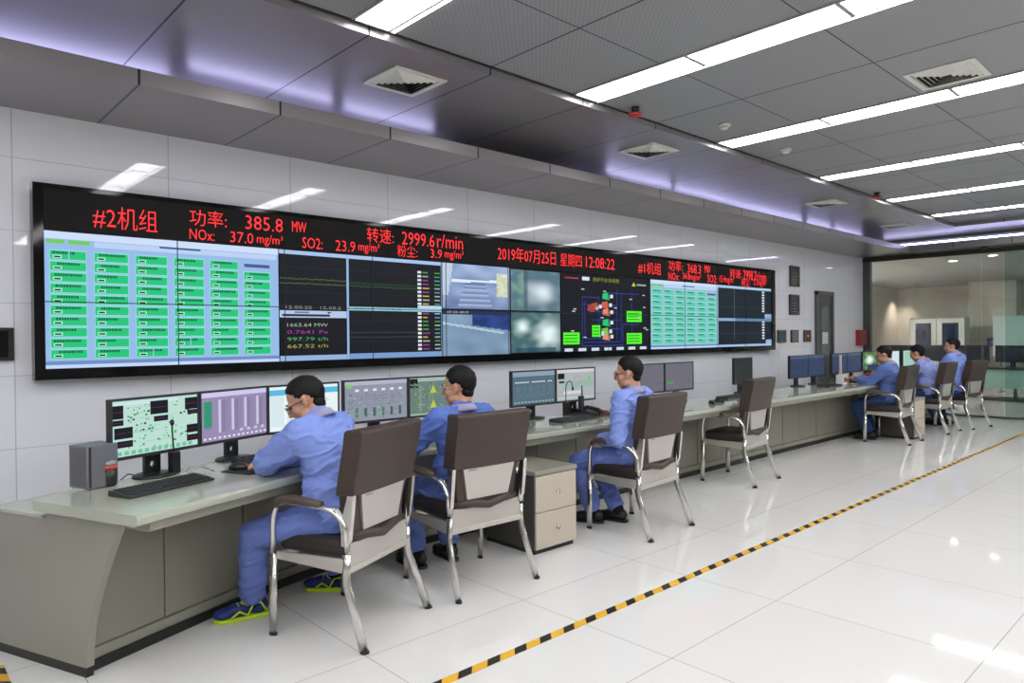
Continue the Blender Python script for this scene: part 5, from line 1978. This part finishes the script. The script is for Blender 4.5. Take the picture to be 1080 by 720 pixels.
    # ---- eyes and brows
    for s in (-1, 1):
        MB().ell(H(s*0.031, 0.0795, 0.002), (0.0125, 0.008, 0.006), None, 12, 8, HR).build('eye', M_eye, t, smooth=True)
        MB().tube([H(s*0.014, 0.092, 0.020), H(s*0.032, 0.092, 0.026), H(s*0.050, 0.078, 0.020)], [0.003, 0.0042, 0.002], 8).build('eyebrow', M_hair, t, smooth=True)
    if glasses:
        gm = M_spec if glasses == 'dark' else M_spec2
        g = MB()
        for s in (-1, 1):
            ring = [H(s*0.034+0.024*math.cos(a), 0.104-0.010*abs(math.cos(a))*0.5, 0.0+0.018*math.sin(a)) for a in [2*math.pi*k/16 for k in range(17)]]
            g.tube(ring, 0.0019, 6)
            g.tube([H(s*0.058, 0.098, 0.006), H(s*0.078, 0.05, 0.006), H(s*0.081, -0.005, 0.004), H(s*0.078, -0.022, -0.014)], 0.0022, 6)
        g.tube([H(-0.010, 0.104, 0.004), H(0, 0.108, 0.007), H(0.010, 0.104, 0.004)], 0.0019, 6)
        g.build('glasses', gm, t, smooth=True)
    return t


def local_of(loc, rz):
    Mi = (Matrix.Translation((*loc, 0)) @ Matrix.Rotation(rz, 4, 'Z')).inverted()
    return lambda w: tuple(Mi @ Vector(w))


# first worker: leaning over the desk on crossed forearms, legs turned along the console
l1, r1 = (1.82, 3.185), math.radians(24.0)
T = local_of(l1, r1)
ankL = T((1.47, 3.60, 0.09))
ankR = T((1.98, 3.64, 0.09))
person('person bent forward over the desk in blue workwear and blue and yellow trainers', (*l1, 0), r1, dict(
    pel=(-0.03, 0.03, 0.56), chest=(-0.04, 0.09, 0.84), neck=(-0.035, 0.180, 1.038), head=(-0.042, 0.248, 1.124), head_rot=(34, -30, 6), torso_yaw=6,
    wrL=(0.03, 0.50, 0.80), wrR=(-0.02, 0.47, 0.80), poleL=(-1.0, 0.2, -0.5), poleR=(1.0, 0.1, -0.5), hdL=(1, 0.25, 0), hdR=(-1, 0.3, 0.05), hnL=(0, 0, 1), hnR=(0, 0, 1),
    anL=ankL, anR=ankR, footL=tuple(Vector(T((1.31, 3.63, 0)))-Vector(T((1.52, 3.585, 0)))), footR=tuple(Vector(T((1.86, 3.74, 0)))-Vector(T((1.98, 3.62, 0)))), kpoleL=(-0.5, 0.4, 1), kpoleR=(0.2, 0.5, 1)),
    M_shirt, M_trous, 'trainer', 'dark', seed=1)
# second worker
l2, r2 = (2.655, 3.255), math.radians(-2)
T = local_of(l2, r2)
person('person in a blue work shirt and pale rimmed glasses, second from the near end', (*l2, 0), r2, dict(
    pel=(-0.02, 0.03, 0.55), chest=(-0.02, 0.03, 0.82), neck=(-0.01, 0.055, 1.015), head=(0.0, 0.095, 1.145), head_rot=(32, -8, 0), torso_yaw=4,
    wrL=(-0.18, 0.42, 0.83), wrR=(0.16, 0.44, 0.80), poleL=(-0.7, -0.5, -0.6), anL=(-0.12, 0.40, 0.09), anR=(0.12, 0.38, 0.09), footL=(-0.1, 1, 0), footR=(0.1, 1, 0)),
    fabric('deep blue work shirt', srgb(94, 118, 192)), M_trous, 'black', 'pale', seed=3)
# third worker
l3, r3 = (4.29, 3.225), math.radians(4)
T = local_of(l3, r3)
person('person sitting upright in a blue work shirt and dark glasses, third from the near end', (*l3, 0), r3, dict(
    pel=(-0.04, 0.03, 0.55), chest=(-0.06, 0.0, 0.83), neck=(-0.06, 0.01, 1.035), head=(-0.07, 0.045, 1.165), head_rot=(26, -8, 0), torso_yaw=6,
    wrL=(-0.19, 0.22, 0.67), wrR=(0.10, 0.30, 0.66), poleL=(-0.5, -0.9, -0.4), hdL=(0.25, 1, -0.3), curlL=0.7, anL=(-0.13, 0.34, 0.09), anR=(0.03, 0.22, 0.09), footL=(-0.3, 1, 0), footR=(-0.1, 1, 0), kpoleL=(-0.2, 0.6, 1)),
    M_shirt, M_trous, 'black', 'dark', seed=5)
# fourth: writing with a pen at the far desk
l5, r5 = (10.16, 3.40), math.radians(6)
T = local_of(l5, r5)
pen = T((10.28, 3.86, 0.80))
person('person writing at the far desk in a blue shirt and dark blue trousers', (*l5, 0), r5, dict(
    pel=(-0.02, 0.03, 0.55), chest=(-0.02, 0.04, 0.84), neck=(-0.01, 0.07, 1.03), head=(0.01, 0.135, 1.15), head_rot=(10, -20, 0),
    wrL=(-0.06, 0.46, 0.82), wrR=(0.14, 0.46, 0.82), poleL=(-0.7, -0.4, -0.7), hdL=(0.2, 1, 0), curlL=0.8, curlR=0.6, anL=(-0.10, 0.30, 0.09), anR=(0.12, 0.32, 0.09), footL=(-0.1, 1, 0), footR=(0.1, 1, 0)),
    fabric('slate blue shirt', srgb(104, 126, 186)), M_jean, 'black', 'dark', seed=8, voxel=0.010)
# fifth and sixth, farthest
l6, r6 = (11.52, 3.34), math.radians(0)
person('person in a lit-toned blue shirt bent over the far desk, farthest but one', (*l6, 0), r6, dict(
    pel=(-0.02, 0.03, 0.56), chest=(-0.02, 0.06, 0.85), neck=(-0.02, 0.12, 1.03), head=(-0.02, 0.20, 1.14), head_rot=(0, -20, 0),
    wrL=(-0.16, 0.45, 0.81), wrR=(0.18, 0.42, 0.81), anL=(-0.10, 0.30, 0.09), anR=(0.12, 0.32, 0.09), footL=(-0.1, 1, 0), footR=(0.1, 1, 0)),
    fabric('blue shirt toned as lit', srgb(146, 160, 218)), M_jean, 'black', None, seed=9, voxel=0.011)  # shirt blue lightened in its colour for the lamp light on it
l7, r7 = (12.40, 3.19), math.radians(-9)
person('person sitting tall in a blue shirt beside the farthest chair back', (*l7, 0), r7, dict(
    pel=(-0.10, 0.04, 0.56), chest=(-0.10, 0.03, 0.87), neck=(-0.10, 0.06, 1.11), head=(-0.10, 0.10, 1.235), head_rot=(25, -6, 0),
    wrL=(-0.2, 0.42, 0.84), wrR=(0.10, 0.42, 0.83), anL=(-0.14, 0.30, 0.09), anR=(0.10, 0.32, 0.09), footL=(-0.1, 1, 0), footR=(0.1, 1, 0)),
    M_shirt, M_jean, 'black', None, seed=11, voxel=0.011)
# pen in the writing worker's hand
t = thing('pen', 'slim pale pen held upright by the writing worker', 'pen', (0, 0, 0))
pw = Matrix.Translation((*l5, 0)) @ Matrix.Rotation(r5, 4, 'Z') @ Vector((0.10, 0.545, 0.765))
t.location = pw
MB().tube([(0, 0, 0.012), (0.012, -0.03, 0.13)], 0.0045, 10).build('barrel', M_white, t, smooth=True)
MB().tube([(-0.0008, 0.002, 0.0), (0, 0, 0.013)], [0.001, 0.004], 10).build('tip', M_lock, t, smooth=True)
